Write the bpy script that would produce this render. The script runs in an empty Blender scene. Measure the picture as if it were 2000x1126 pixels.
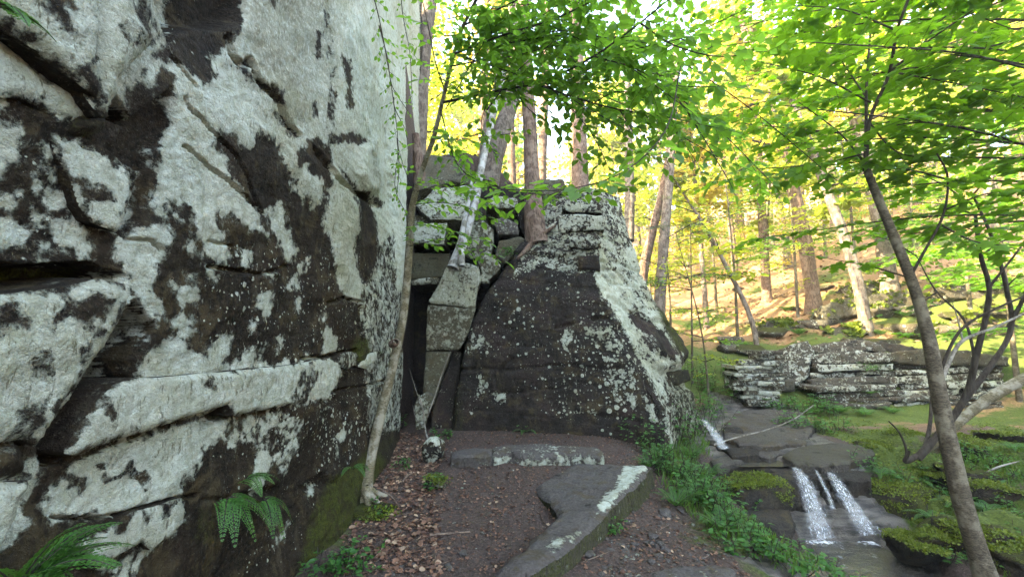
import bpy, math, random
import numpy as np
from mathutils import Vector, Matrix

# ------------------------------------------------------------------ camera, world, sun, exposure
scn = bpy.context.scene
R = math.radians
CAM_Z, PITCH = 1.6, R(6.0)
cam_d = bpy.data.cameras.new("camera")
cam_d.sensor_width, cam_d.lens = 36.0, 15.0
cam_d.clip_start, cam_d.clip_end = 0.02, 600.0
cam = bpy.data.objects.new("camera", cam_d)
scn.collection.objects.link(cam)
cam.location = (0, 0, CAM_Z)
cam.rotation_euler = (R(90) + PITCH, 0, 0)
scn.camera = cam

SUN_DIR = Vector((-0.80, -0.30, 0.52)).normalized()     # towards the sun
elev = math.asin(SUN_DIR.z)
world = bpy.data.worlds.new("World"); scn.world = world; world.use_nodes = True
wn = world.node_tree.nodes; wl = world.node_tree.links
wn.clear()
wo = wn.new("ShaderNodeOutputWorld"); wb = wn.new("ShaderNodeBackground"); ws = wn.new("ShaderNodeTexSky")
ws.sky_type = 'NISHITA'; ws.sun_disc = False
ws.sun_elevation = elev
ws.sun_rotation = math.atan2(SUN_DIR.x, SUN_DIR.y)
ws.air_density = 1.0; ws.dust_density = 2.5; ws.ozone_density = 0.6
wb.inputs[1].default_value = 0.15
wl.new(ws.outputs[0], wb.inputs[0]); wl.new(wb.outputs[0], wo.inputs[0])

sun_d = bpy.data.lights.new("sun", 'SUN'); sun_d.energy = 3.3; sun_d.angle = R(0.5); sun_d.color = (1.0, 0.84, 0.58)
sun = bpy.data.objects.new("sun", sun_d); scn.collection.objects.link(sun)
sun.rotation_euler = (-SUN_DIR).to_track_quat('-Z', 'Y').to_euler()

scn.view_settings.view_transform = 'Standard'
scn.view_settings.look = 'None'
scn.view_settings.exposure = 4.15
scn.view_settings.gamma = 1.0
scn.view_settings.use_white_balance = True
scn.view_settings.white_balance_temperature = 7300
scn.view_settings.white_balance_tint = 6
scn.view_settings.use_curve_mapping = False
scn.render.engine = 'CYCLES'
scn.cycles.use_denoising = True
scn.cycles.max_bounces = 8
scn.cycles.diffuse_bounces = 4
scn.cycles.transmission_bounces = 6
scn.cycles.transparent_max_bounces = 8
scn.cycles.sample_clamp_indirect = 6.0

# ------------------------------------------------------------------ projection helpers (photo pixel + distance -> place)
F = 2000 * 15.0 / 36.0
CP, SP = math.cos(PITCH), math.sin(PITCH)
def raydir(px, py):
    a = (np.asarray(px, float) - 1000) / F; b = (563 - np.asarray(py, float)) / F
    return np.stack([a, CP - b * SP, SP + b * CP], -1)
def P(px, py, y):
    d = raydir(px, py); y = np.asarray(y, float)
    return d * (y / d[..., 1])[..., None] + np.array([0, 0, CAM_Z])
def proj(V):
    V = np.asarray(V, float)
    x = V[..., 0]; y = V[..., 1]; z = V[..., 2] - CAM_Z
    dep = y * CP + z * SP; up = -y * SP + z * CP
    dep = np.where(np.abs(dep) < 0.05, 0.05, dep)
    return 1000 + F * x / dep, 563 - F * up / dep, dep
def on_plane(px, py, o, n):
    """pixel rays cut with the plane through o with normal n"""
    d = raydir(px, py); c = np.array([0, 0, CAM_Z])
    t = ((np.asarray(o) - c) @ np.asarray(n)) / (d @ np.asarray(n))
    return c + d * t[..., None]

# ------------------------------------------------------------------ noise
def _h(ix, iy, iz, s):
    h = (ix.astype(np.int64) * 374761393 + iy.astype(np.int64) * 668265263 + iz.astype(np.int64) * 2147483647 + s * 974711) & 0xffffffff
    h = ((h ^ (h >> 13)) * 1274126177) & 0xffffffff
    h = ((h ^ (h >> 16)) * 2246822519) & 0xffffffff
    return ((h ^ (h >> 15)) & 0xffffff) / float(0x7fffff) - 1.0
def vnoise(p, s=0):
    p = np.asarray(p, float); i = np.floor(p); f = p - i; f = f * f * f * (f * (f * 6 - 15) + 10)
    x, y, z = i[..., 0], i[..., 1], i[..., 2]; u, v, w = f[..., 0], f[..., 1], f[..., 2]
    def L(a, b, t): return a + (b - a) * t
    return L(L(L(_h(x, y, z, s), _h(x + 1, y, z, s), u), L(_h(x, y + 1, z, s), _h(x + 1, y + 1, z, s), u), v),
             L(L(_h(x, y, z + 1, s), _h(x + 1, y, z + 1, s), u), L(_h(x, y + 1, z + 1, s), _h(x + 1, y + 1, z + 1, s), u), v), w)
def fbm(p, scale=1.0, octv=4, s=0, rough=0.5):
    p = np.asarray(p, float) * scale; a = 1.0; t = 0; r = 0
    for k in range(octv):
        r = r + a * vnoise(p + 17.3 * k, s + k); t += a; a *= rough; p = p * 2.03
    return r / t
def sstep(a, b, x):
    t = np.clip((x - a) / (b - a), 0, 1); return t * t * (3 - 2 * t)

# ------------------------------------------------------------------ polygons in the plane
def sdpoly(X, Y, poly, margin=60.0):
    """signed distance, positive inside, clipped to +-margin"""
    pl = np.asarray(poly, float); out = np.full(X.shape, -margin)
    m = (X > pl[:, 0].min() - margin) & (X < pl[:, 0].max() + margin) & (Y > pl[:, 1].min() - margin) & (Y < pl[:, 1].max() + margin)
    if not m.any(): return out
    x = X[m]; y = Y[m]; d = np.full(x.shape, 1e18); ins = np.zeros(x.shape, bool)
    q = np.roll(pl, -1, 0)
    for (ax, ay), (bx, by) in zip(pl, q):
        ex, ey = bx - ax, by - ay; L2 = ex * ex + ey * ey + 1e-12
        t = np.clip(((x - ax) * ex + (y - ay) * ey) / L2, 0, 1)
        d = np.minimum(d, (x - ax - t * ex) ** 2 + (y - ay - t * ey) ** 2)
        if ay != by:
            c = ((ay > y) != (by > y)) & (x < ex * (y - ay) / (by - ay) + ax)
            ins ^= c
    out[m] = np.clip(np.where(ins, 1, -1) * np.sqrt(d), -margin, margin)
    return out
def dline(X, Y, pts, margin=60.0):
    pl = np.asarray(pts, float); out = np.full(X.shape, margin)
    m = (X > pl[:, 0].min() - margin) & (X < pl[:, 0].max() + margin) & (Y > pl[:, 1].min() - margin) & (Y < pl[:, 1].max() + margin)
    if not m.any(): return out
    x = X[m]; y = Y[m]; d = np.full(x.shape, 1e18)
    for (ax, ay), (bx, by) in zip(pl[:-1], pl[1:]):
        ex, ey = bx - ax, by - ay; L2 = ex * ex + ey * ey + 1e-12
        t = np.clip(((x - ax) * ex + (y - ay) * ey) / L2, 0, 1)
        d = np.minimum(d, (x - ax - t * ex) ** 2 + (y - ay - t * ey) ** 2)
    out[m] = np.minimum(np.sqrt(d), margin)
    return out
def paint(X, Y, ops, base=-40.0, margin=45.0):
    """ops: ('w'|'d'|'m', polygon): lichen grows / is missing / is broken up"""
    L = np.full(X.shape, base)
    for kind, poly in ops:
        s = sdpoly(X, Y, poly, margin)
        if kind == 'w': L = np.maximum(L, s)
        elif kind == 'd': L = np.minimum(L, -s)
        else:
            k = sstep(-8, 10, s); L = L * (1 - k) + k * 0.0
    return L

# ------------------------------------------------------------------ objects
COL = scn.collection
def props(o, label=None, cat=None, group=None, kind=None):
    if label: o["label"] = label
    if cat: o["category"] = cat
    if group: o["group"] = group
    if kind: o["kind"] = kind
    return o
def thing(name, label, cat, loc=(0, 0, 0), group=None):
    o = bpy.data.objects.new(name, None); o.empty_display_size = 0.1; COL.objects.link(o); o.location = loc
    return props(o, label, cat, group)
def mesh_np(name, V, faces, attrs=None, smooth=True):
    """faces: list of int arrays (n, k)"""
    me = bpy.data.meshes.new(name); V = np.ascontiguousarray(V, np.float32)
    faces = [np.asarray(f, np.int32) for f in faces if len(f)]
    me.vertices.add(len(V)); me.vertices.foreach_set("co", V.ravel())
    nl = sum(f.size for f in faces); npol = sum(len(f) for f in faces)
    me.loops.add(nl); me.loops.foreach_set("vertex_index", np.concatenate([f.ravel() for f in faces]))
    me.polygons.add(npol)
    tot = np.concatenate([np.full(len(f), f.shape[1], np.int32) for f in faces])
    st = np.concatenate([[0], np.cumsum(tot)[:-1]]).astype(np.int32)
    me.polygons.foreach_set("loop_start", st); me.polygons.foreach_set("loop_total", tot)
    me.polygons.foreach_set("use_smooth", np.full(npol, smooth, bool))
    me.update(calc_edges=True); me.validate()
    for k, a in (attrs or {}).items():
        at = me.attributes.new(k, 'FLOAT', 'POINT')
        a = np.broadcast_to(np.asarray(a, np.float32), (len(V),))
        at.data.foreach_set("value", np.ascontiguousarray(a))
    return me
def obj(name, me, mat=None, parent=None, loc=None):
    o = bpy.data.objects.new(name, me); COL.objects.link(o)
    if mat and not me.materials: me.materials.append(mat)
    if parent:
        o.parent = parent
        if loc is None and parent.type == 'EMPTY':
            o.location = tuple(-c for c in parent.location)      # vertices are in world space
    if loc is not None: o.location = loc
    return o
def grid_faces(nr, nc, keep=None):
    i = np.arange(nr * nc).reshape(nr, nc)
    q = np.stack([i[:-1, :-1], i[:-1, 1:], i[1:, 1:], i[1:, :-1]], -1)
    if keep is not None: q = q[keep]
    return q.reshape(-1, 4)
def grid_normals(G):
    du = np.gradient(G, axis=1); dv = np.gradient(G, axis=0)
    n = np.cross(du, dv); return n / (np.linalg.norm(n, axis=-1, keepdims=True) + 1e-12)
# ------------------------------------------------------------------ node helper
class NT:
    def __init__(s, name):
        s.m = bpy.data.materials.new(name); s.m.use_nodes = True
        s.t = s.m.node_tree; s.t.nodes.clear()
        s.out = s.t.nodes.new("ShaderNodeOutputMaterial")
    def n(s, typ, ins=None, **kw):
        nd = s.t.nodes.new("ShaderNode" + typ)
        for k, v in kw.items(): setattr(nd, k, v)
        for k, v in (ins or {}).items(): s.set(nd, k, v)
        return nd
    def set(s, nd, k, v):
        i = nd.inputs[k]
        if hasattr(v, "is_output"): s.t.links.new(v, i)
        elif hasattr(v, "outputs"): s.t.links.new(v.outputs[0], i)
        else:
            if i.type == 'RGBA' and len(v) == 3: v = (*v, 1)
            i.default_value = v
    def math(s, op, a, b=0.0, c=0.0, clamp=False):
        nd = s.t.nodes.new("ShaderNodeMath"); nd.operation = op; nd.use_clamp = clamp
        s.set(nd, 0, a); s.set(nd, 1, b); s.set(nd, 2, c)
        return nd.outputs[0]
    def smooth(s, x, a, b):
        nd = s.n("MapRange", {"Value": x, "From Min": a, "From Max": b}, interpolation_type='SMOOTHSTEP'); return nd.outputs[0]
    def mix(s, f, a, b):
        nd = s.t.nodes.new("ShaderNodeMix"); nd.data_type = 'RGBA'
        s.set(nd, 0, f); s.set(nd, 6, a); s.set(nd, 7, b); return nd.outputs[2]
    def attr(s, name): return s.n("Attribute", attribute_name=name).outputs["Fac"]
    def pos(s): return s.n("TexCoord").outputs["Object"]
    def noise(s, vec, scale, detail=5.0, rough=0.6, dist=0.0):
        nd = s.n("TexNoise", {"Vector": vec, "Scale": scale, "Detail": detail, "Roughness": rough, "Distortion": dist}); return nd.outputs[0]
    def voro(s, vec, scale, feature='F1', rnd=1.0):
        nd = s.n("TexVoronoi", {"Vector": vec, "Scale": scale, "Randomness": rnd}, feature=feature); return nd
    def stretch(s, vec, sc):
        return s.n("Mapping", {"Vector": vec, "Scale": sc}).outputs[0]
    def fin(s, shader):
        s.t.links.new(shader.outputs[0] if hasattr(shader, "outputs") else shader, s.out.inputs[0]); return s.m
    def bsdf(s, col, rough=0.9, spec=0.2, normal=None, **kw):
        ins = {"Base Color": col, "Roughness": rough, "Specular IOR Level": spec}
        if normal is not None: ins["Normal"] = normal
        ins.update(kw)
        return s.n("BsdfPrincipled", ins)
    def bump(s, h, strength=0.5, dist=0.02):
        return s.n("Bump", {"Height": h, "Strength": strength, "Distance": dist}).outputs[0]

def rock_mat(name, dark=(0.007, 0.006, 0.0045), dark2=(0.030, 0.022, 0.014), pale=(0.55, 0.60, 0.53), pale2=(0.33, 0.36, 0.28),
             fine=1.0, amp=0.075, spot_scale=15.0, layers=0.0, red=(0.036, 0.023, 0.014)):
    """bare dark stone with crusts of pale lichen; attributes: li signed distance to lichen edge (m), sp spots, mo moss, dm dulled lichen"""
    t = NT(name); p = t.pos()
    li, sp, mo, dm = t.attr("li"), t.attr("sp"), t.attr("mo"), t.attr("dm")
    n1 = t.noise(p, 9 * fine, 8, 0.68, 0.3); n2 = t.noise(p, 46 * fine, 5, 0.7); n3 = t.noise(p, 2.2, 4, 0.6)
    e = t.math('MULTIPLY_ADD', t.math('SUBTRACT', n1, 0.5), amp * 2.0, li)
    e = t.math('MULTIPLY_ADD', t.math('SUBTRACT', n2, 0.5), amp * 0.9, e)
    lob = t.voro(p, 24 * fine).outputs['Distance']; e = t.math('MULTIPLY_ADD', t.math('SUBTRACT', 0.40, lob), amp * 0.45, e)
    m = t.smooth(t.math('ADD', e, 0.006), -0.005, 0.007)
    # round crusts scattered over the bare stone
    wv = t.n("VectorMath", {0: p, 1: t.n("TexNoise", {"Vector": p, "Scale": 26.0, "Detail": 3.0}).outputs[1]}, operation='MULTIPLY_ADD')
    wv.inputs[1].default_value = (1, 1, 1)
    mp = t.n("VectorMath", {0: t.n("TexNoise", {"Vector": p, "Scale": 40.0, "Detail": 3.0}).outputs[1]}, operation='SCALE'); mp.inputs[3].default_value = 0.022
    pv = t.n("VectorMath", {0: p, 1: mp.outputs[0]}, operation='ADD').outputs[0]
    t.t.nodes.remove(wv)
    sm = None
    for sc, k in ((spot_scale, 0.34), (spot_scale * 2.3, 0.36)):
        v = t.voro(pv, sc); rnd = t.n("SeparateColor", {0: v.outputs["Color"]})
        rad = t.math('MULTIPLY', t.math('SUBTRACT', t.math('ADD', sp, rnd.outputs[0]), 1.0, clamp=True), k * 1.6)
        rad = t.math('MINIMUM', rad, k)
        s1 = t.smooth(t.math('SUBTRACT', rad, v.outputs["Distance"]), 0.0, 0.05)
        sm = s1 if sm is None else t.math('MAXIMUM', sm, s1)
    m = t.math('MAXIMUM', m, sm)
    # lichen colour: cracked, freckled crust
    ed = t.n("TexVoronoi", {"Vector": pv, "Scale": 58.0 * fine}, feature='DISTANCE_TO_EDGE').outputs[0]
    crk = t.math('SUBTRACT', 1.0, t.smooth(ed, 0.0, 0.07))
    fre = t.noise(p, 120 * fine, 3, 0.7); mid = t.noise(p, 17 * fine, 6, 0.7)
    col = t.mix(t.smooth(mid, 0.36, 0.66), pale, pale2)
    col = t.mix(t.math('MULTIPLY', t.smooth(n3, 0.35, 0.7), 0.45), col, (0.50, 0.50, 0.40))
    col = t.mix(t.math('MULTIPLY', dm, t.smooth(n2, 0.25, 0.62)), col, (0.20, 0.19, 0.13))
    col = t.mix(t.math('MULTIPLY', crk, t.math('MULTIPLY', t.smooth(n1, 0.42, 0.62), 0.34)), col, (0.11, 0.11, 0.09))
    col = t.mix(t.math('MULTIPLY', t.smooth(fre, 0.58, 0.70), 0.6), col, (0.14, 0.135, 0.10))
    flk = t.noise(t.stretch(p, (34.0, 34.0, 9.0)), 1.3, 5, 0.75); pat = t.noise(p, 1.7, 4, 0.6)
    col = t.mix(t.math('MULTIPLY', t.smooth(flk, 0.56, 0.64), t.smooth(pat, 0.38, 0.62)), col, (0.075, 0.066, 0.042))
    col = t.mix(t.math('MULTIPLY', t.smooth(pat, 0.5, 0.68), 0.5), col, (0.27, 0.27, 0.17))
    # stone colour
    st = t.mix(t.smooth(n2, 0.3, 0.7), dark, dark2)
    st = t.mix(t.math('MULTIPLY', t.smooth(n3, 0.45, 0.75), 0.55), st, red)
    drip = t.noise(t.stretch(p, (6.0, 6.0, 0.8)), 1.6, 6, 0.65)
    st = t.mix(t.math('MULTIPLY', t.smooth(drip, 0.52, 0.72), 0.5), st, (0.08, 0.066, 0.043))
    sl = t.noise(t.stretch(p, (30.0, 30.0, 7.0)), 1.7, 4, 0.7)
    m = t.math('MAXIMUM', m, t.math('MULTIPLY', t.smooth(sl, 0.63, 0.67), t.smooth(sp, 0.30, 0.62)))
    blo = t.noise(p, 5.5 * fine, 6, 0.7, 0.5)
    st = t.mix(t.math('MULTIPLY', t.smooth(blo, 0.52, 0.62), 0.6), st, (0.072, 0.054, 0.027))
    st = t.mix(t.math('MULTIPLY', t.smooth(blo, 0.42, 0.34), 0.75), st, (0.007, 0.006, 0.005))
    st = t.mix(t.math('MULTIPLY', t.smooth(fre, 0.60, 0.7), 0.55), st, (0.17, 0.155, 0.12))
    rim = t.math('MULTIPLY', t.smooth(e, -0.022, -0.004), t.smooth(fre, 0.42, 0.56))
    st = t.mix(t.math('MULTIPLY', rim, 0.7), st, (0.24, 0.24, 0.185))
    col = t.mix(t.math('MULTIPLY', t.smooth(e, 0.022, 0.0), t.math('MULTIPLY', t.smooth(n2, 0.4, 0.6), 0.5)), col, (0.20, 0.20, 0.155))
    base = t.mix(m, st, col)
    mm = t.math('MULTIPLY', mo, 1.0); mm = t.smooth(t.math('ADD', mm, t.math('MULTIPLY', t.math('SUBTRACT', n2, 0.5), 0.9)), 0.35, 0.75)
    mosc = t.mix(t.smooth(fre, 0.35, 0.65), (0.022, 0.028, 0.006), (0.070, 0.078, 0.014))
    mosc = t.mix(t.math('MULTIPLY', t.math('MAXIMUM', t.smooth(n1, 0.52, 0.36), t.smooth(sl, 0.5, 0.4)), 0.85), mosc, (0.020, 0.016, 0.009))
    base = t.mix(mm, base, mosc)
    h = t.math('MULTIPLY_ADD', m, 0.5, t.math('MULTIPLY', n2, 0.6))
    h = t.math('MULTIPLY_ADD', fre, 0.3, h)
    h = t.math('MULTIPLY_ADD', mid, 0.8, h)
    if layers:
        lw = t.n("VectorMath", {0: t.stretch(p, (0.7, 0.7, 9.0))}, operation='SCALE'); lw.inputs[3].default_value = 1.0
        ly = t.noise(lw.outputs[0], 1.5, 5, 0.6); h = t.math('MULTIPLY_ADD', ly, layers, h)
    nrm = t.bump(h, 1.0, 0.028)
    rough = t.mix(m, (0.8, 0.8, 0.8), (0.95, 0.95, 0.95))
    return t.fin(t.bsdf(base, rough, 0.12, nrm))

def leaf_mat(name, a, b, trans=(0.3, 0.5, 0.04), k=0.45, gloss=0.35, vein=True):
    t = NT(name); r = t.n("NewGeometry").outputs["Random Per Island"]
    p = t.pos(); n = t.noise(p, 3.0, 2)
    f = t.math('MULTIPLY_ADD', t.math('SUBTRACT', n, 0.5), 0.6, r, clamp=True)
    c = t.mix(f, a, b); d = t.bsdf(c, 0.5, gloss)
    tr = t.n("BsdfTranslucent", {0: t.mix(f, trans, tuple(0.75 * x for x in trans))})
    ms = t.n("MixShader", {0: k, 1: d, 2: tr})
    return t.fin(ms)

def bark_mat(name, a, b, pale=None, pale_amt=0.0, rings=False, vs=0.18, mossy=0.0):
    t = NT(name); p = t.pos()
    s = t.stretch(p, (1, 1, vs)) if not rings else t.stretch(p, (1, 1, 2.5))
    n1 = t.noise(s, 38, 6, 0.7); n2 = t.noise(p, 7, 5, 0.65); n3 = t.noise(p, 70, 3, 0.6)
    c = t.mix(t.smooth(n1, 0.35, 0.65), a, b)
    if pale: c = t.mix(t.math('MULTIPLY', t.smooth(n2, 0.5 - 0.18 * pale_amt, 0.62 - 0.1 * pale_amt), min(1.0, 0.4 + pale_amt)), c, pale)
    if mossy: c = t.mix(t.math('MULTIPLY', t.smooth(n2, 0.3, 0.6), mossy), c, (0.045, 0.055, 0.015))
    h = t.math('MULTIPLY_ADD', n3, 0.3, n1)
    return t.fin(t.bsdf(c, 0.9, 0.15, t.bump(h, 0.8, 0.012)))

M = {}
M['cliff'] = rock_mat('cliff_stone')
M['boulder'] = rock_mat('boulder_stone', dark=(0.009, 0.008, 0.0075), dark2=(0.032, 0.027, 0.024), amp=0.13, spot_scale=9.0, layers=0.4, red=(0.055, 0.033, 0.03))
M['stack'] = rock_mat('stacked_stone', dark=(0.05, 0.047, 0.032), dark2=(0.14, 0.13, 0.09), amp=0.12, layers=0.8)
M['ledge'] = rock_mat('ledge_stone', dark=(0.03, 0.028, 0.022), dark2=(0.11, 0.10, 0.08), amp=0.20, layers=1.2, pale=(0.50, 0.53, 0.52))
M['slab'] = rock_mat('trail_slab_stone', dark=(0.065, 0.058, 0.054), dark2=(0.125, 0.112, 0.104), amp=0.10, red=(0.06, 0.045, 0.042))
M['wet'] = rock_mat('wet_stone', dark=(0.014, 0.013, 0.012), dark2=(0.05, 0.044, 0.038), amp=0.03)
M['stream_stone'] = rock_mat('stream_plate_stone', dark=(0.04, 0.036, 0.033), dark2=(0.11, 0.098, 0.085), amp=0.06, layers=0.8)
M['void'] = NT('deep_recess_stone').fin if False else rock_mat('recess_stone', dark=(0.006, 0.006, 0.005), dark2=(0.016, 0.014, 0.011), amp=0.02)
M['beech_leaf'] = leaf_mat('beech_leaf', (0.040, 0.105, 0.015), (0.090, 0.195, 0.024), (0.28, 0.54, 0.045), 0.55)
M['maple_leaf'] = leaf_mat('maple_leaf', (0.050, 0.135, 0.014), (0.10, 0.22, 0.022), (0.20, 0.42, 0.015), 0.50)
M['understory_leaf'] = leaf_mat('understory_leaf', (0.050, 0.120, 0.018), (0.09, 0.19, 0.03), (0.28, 0.48, 0.05), 0.45)
M['far_leaf'] = leaf_mat('sunlit_leaf', (0.075, 0.13, 0.018), (0.16, 0.20, 0.03), (0.50, 0.58, 0.05), 0.55)  # sunlight put into the colour: far leaves brighter and yellower
M['sunlit_yellow_leaf'] = leaf_mat('pale_sunlit_leaf', (0.14, 0.15, 0.025), (0.24, 0.20, 0.04), (0.72, 0.60, 0.09), 0.55)  # glow of the sunlit wood painted into pale yellow leaves
M['needle'] = leaf_mat('hemlock_needle', (0.030, 0.055, 0.022), (0.07, 0.09, 0.04), (0.12, 0.17, 0.06), 0.3)
M['fern'] = leaf_mat('fern_leaf', (0.026, 0.09, 0.016), (0.065, 0.17, 0.028), (0.14, 0.32, 0.04), 0.35)
M['herb'] = leaf_mat('herb_leaf', (0.028, 0.10, 0.020), (0.065, 0.18, 0.035), (0.14, 0.34, 0.05), 0.35)
M['grass'] = leaf_mat('grass_blade', (0.035, 0.09, 0.014), (0.095, 0.18, 0.026), (0.18, 0.32, 0.04), 0.4)
M['moss_tuft'] = leaf_mat('moss_tuft', (0.05, 0.085, 0.008), (0.15, 0.19, 0.018), (0.2, 0.25, 0.03), 0.3)
M['litter'] = leaf_mat('dead_leaf', (0.05, 0.026, 0.020), (0.21, 0.115, 0.075), (0.2, 0.1, 0.04), 0.15, 0.2)
M['litter_pale'] = leaf_mat('pale_dead_leaf', (0.20, 0.12, 0.08), (0.42, 0.30, 0.20), (0.2, 0.1, 0.04), 0.15, 0.2)
M['birch'] = bark_mat('pale_grey_bark', (0.07, 0.06, 0.035), (0.17, 0.145, 0.09), (0.33, 0.31, 0.25), 0.2, rings=True)
M['whitebark'] = bark_mat('white_lichen_bark', (0.12, 0.11, 0.09), (0.26, 0.25, 0.22), (0.42, 0.42, 0.40), 0.4)
M['hemlock'] = bark_mat('reddish_furrowed_bark', (0.045, 0.03, 0.022), (0.17, 0.115, 0.085), (0.25, 0.19, 0.15), 0.1)
M['greybark'] = bark_mat('grey_furrowed_bark', (0.045, 0.037, 0.030), (0.15, 0.12, 0.095), (0.22, 0.19, 0.16), 0.2)
M['maple'] = bark_mat('striped_young_bark', (0.04, 0.032, 0.022), (0.10, 0.085, 0.06), (0.20, 0.18, 0.13), 0.2, rings=True)
M['twig'] = bark_mat('dark_twig_bark', (0.025, 0.02, 0.016), (0.06, 0.05, 0.04))
M['dead'] = bark_mat('weathered_wood', (0.08, 0.07, 0.055), (0.20, 0.18, 0.15), (0.32, 0.30, 0.26), 0.2)

def ground_mat():
    t = NT('forest_floor'); p = t.pos()
    mo, rk, sn = t.attr("mo"), t.attr("rk"), t.attr("gr")
    n1 = t.noise(p, 5, 6, 0.65); n2 = t.noise(p, 38, 5, 0.7); n3 = t.noise(p, 130, 3, 0.7)
    soil = t.mix(t.smooth(n2, 0.3, 0.7), (0.034, 0.024, 0.020), (0.105, 0.075, 0.062))
    soil = t.mix(t.math('MULTIPLY', t.smooth(n1, 0.5, 0.7), 0.5), soil, (0.060, 0.046, 0.036))
    v = t.voro(t.stretch(p, (1, 1.5, 1)), 55); rc = t.n("SeparateColor", {0: v.outputs["Color"]})
    chip = t.math('MULTIPLY', t.smooth(rc.outputs[0], 0.62, 0.7), t.math('SUBTRACT', 1.0, t.smooth(v.outputs["Distance"], 0.25, 0.45)))
    soil = t.mix(t.math('MULTIPLY', chip, 0.7), soil, t.mix(rc.outputs[1], (0.14, 0.075, 0.055), (0.24, 0.18, 0.15)))
    soil = t.mix(t.math('MULTIPLY', t.smooth(n3, 0.58, 0.7), 0.6), soil, (0.02, 0.015, 0.012))
    # brown needle litter of the far slope, orange sunlight mixed into its colour
    lit = t.mix(t.smooth(n2, 0.3, 0.7), (0.15, 0.088, 0.045), (0.34, 0.21, 0.115))
    soil = t.mix(sn, soil, lit)
    k = t.smooth(t.math('ADD', mo, t.math('MULTIPLY', t.math('SUBTRACT', n1, 0.5), 1.1)), 0.4, 0.7)
    moss = t.mix(t.smooth(n2, 0.3, 0.7), (0.035, 0.055, 0.012), (0.10, 0.13, 0.025))
    col = t.mix(k, soil, moss)
    ly = t.noise(t.stretch(p, (0.8, 2.2, 6)), 4, 5, 0.65)
    stone = t.mix(t.smooth(ly, 0.35, 0.65), (0.035, 0.032, 0.03), (0.13, 0.115, 0.10))
    k2 = t.smooth(t.math('ADD', rk, t.math('MULTIPLY', t.math('SUBTRACT', n1, 0.5), 0.8)), 0.4, 0.7)
    col = t.mix(k2, col, stone)
    h = t.math('MULTIPLY_ADD', n2, 1.0, t.math('MULTIPLY', n3, 0.5)); h = t.math('MULTIPLY_ADD', chip, 0.4, h)
    return t.fin(t.bsdf(col, t.mix(k2, (0.95, 0.95, 0.95), (0.45, 0.45, 0.45)), 0.25, t.bump(h, 0.9, 0.02)))
M['ground'] = ground_mat()

def water_mats():
    t = NT('stream_water'); p = t.pos()
    n = t.noise(t.stretch(p, (1, 1.6, 1)), 9, 4, 0.6); n2 = t.noise(p, 34, 3, 0.6)
    foam = t.smooth(t.noise(t.stretch(p, (1.0, 0.5, 1)), 11, 5, 0.7), 0.60, 0.70)
    c = t.mix(t.math('MULTIPLY', foam, 0.25), (0.045, 0.042, 0.036), (0.55, 0.58, 0.6))
    a0 = t.fin(t.bsdf(c, 0.08, 0.7, t.bump(t.math('MULTIPLY_ADD', n2, 0.4, n), 0.6, 0.03)))
    t = NT('falling_water'); u, v, q = t.attr('u'), t.attr('v'), t.attr('q')
    vec = t.n("CombineXYZ", {0: t.math('MULTIPLY', u, 7.0), 1: t.math('MULTIPLY', v, 2.2), 2: q}).outputs[0]
    n = t.noise(vec, 1.6, 5, 0.65, 0.6); n2 = t.noise(vec, 3.6, 4, 0.65)
    edge = t.math('SUBTRACT', 1.0, t.math('POWER', t.math('ABSOLUTE', u), 2.5), clamp=True)
    a = t.smooth(t.math('MULTIPLY_ADD', edge, 0.40, t.math('MULTIPLY_ADD', n2, 0.35, t.math('MULTIPLY', n, 0.75))), 0.86, 1.30)
    c = t.mix(n2, (0.60, 0.63, 0.65), (0.80, 0.82, 0.83))
    d = t.bsdf(c, 0.35, 0.4); tr = t.n("BsdfTransparent")
    b = t.fin(t.n("MixShader", {0: t.math('MULTIPLY', a, 0.92), 1: tr, 2: d}))
    t = NT('foam'); p = t.pos(); w = t.attr('q')
    n = t.noise(p, 26, 5, 0.7); a = t.smooth(t.math('MULTIPLY_ADD', w, 0.55, n), 0.74, 1.2)
    return a0, b, t.fin(t.n("MixShader", {0: t.math('MULTIPLY', a, 0.9), 1: t.n("BsdfTransparent"), 2: t.bsdf((0.82, 0.85, 0.88), 0.5, 0.4)}))
M['water'], M['fall'], M['foam'] = water_mats()
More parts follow.
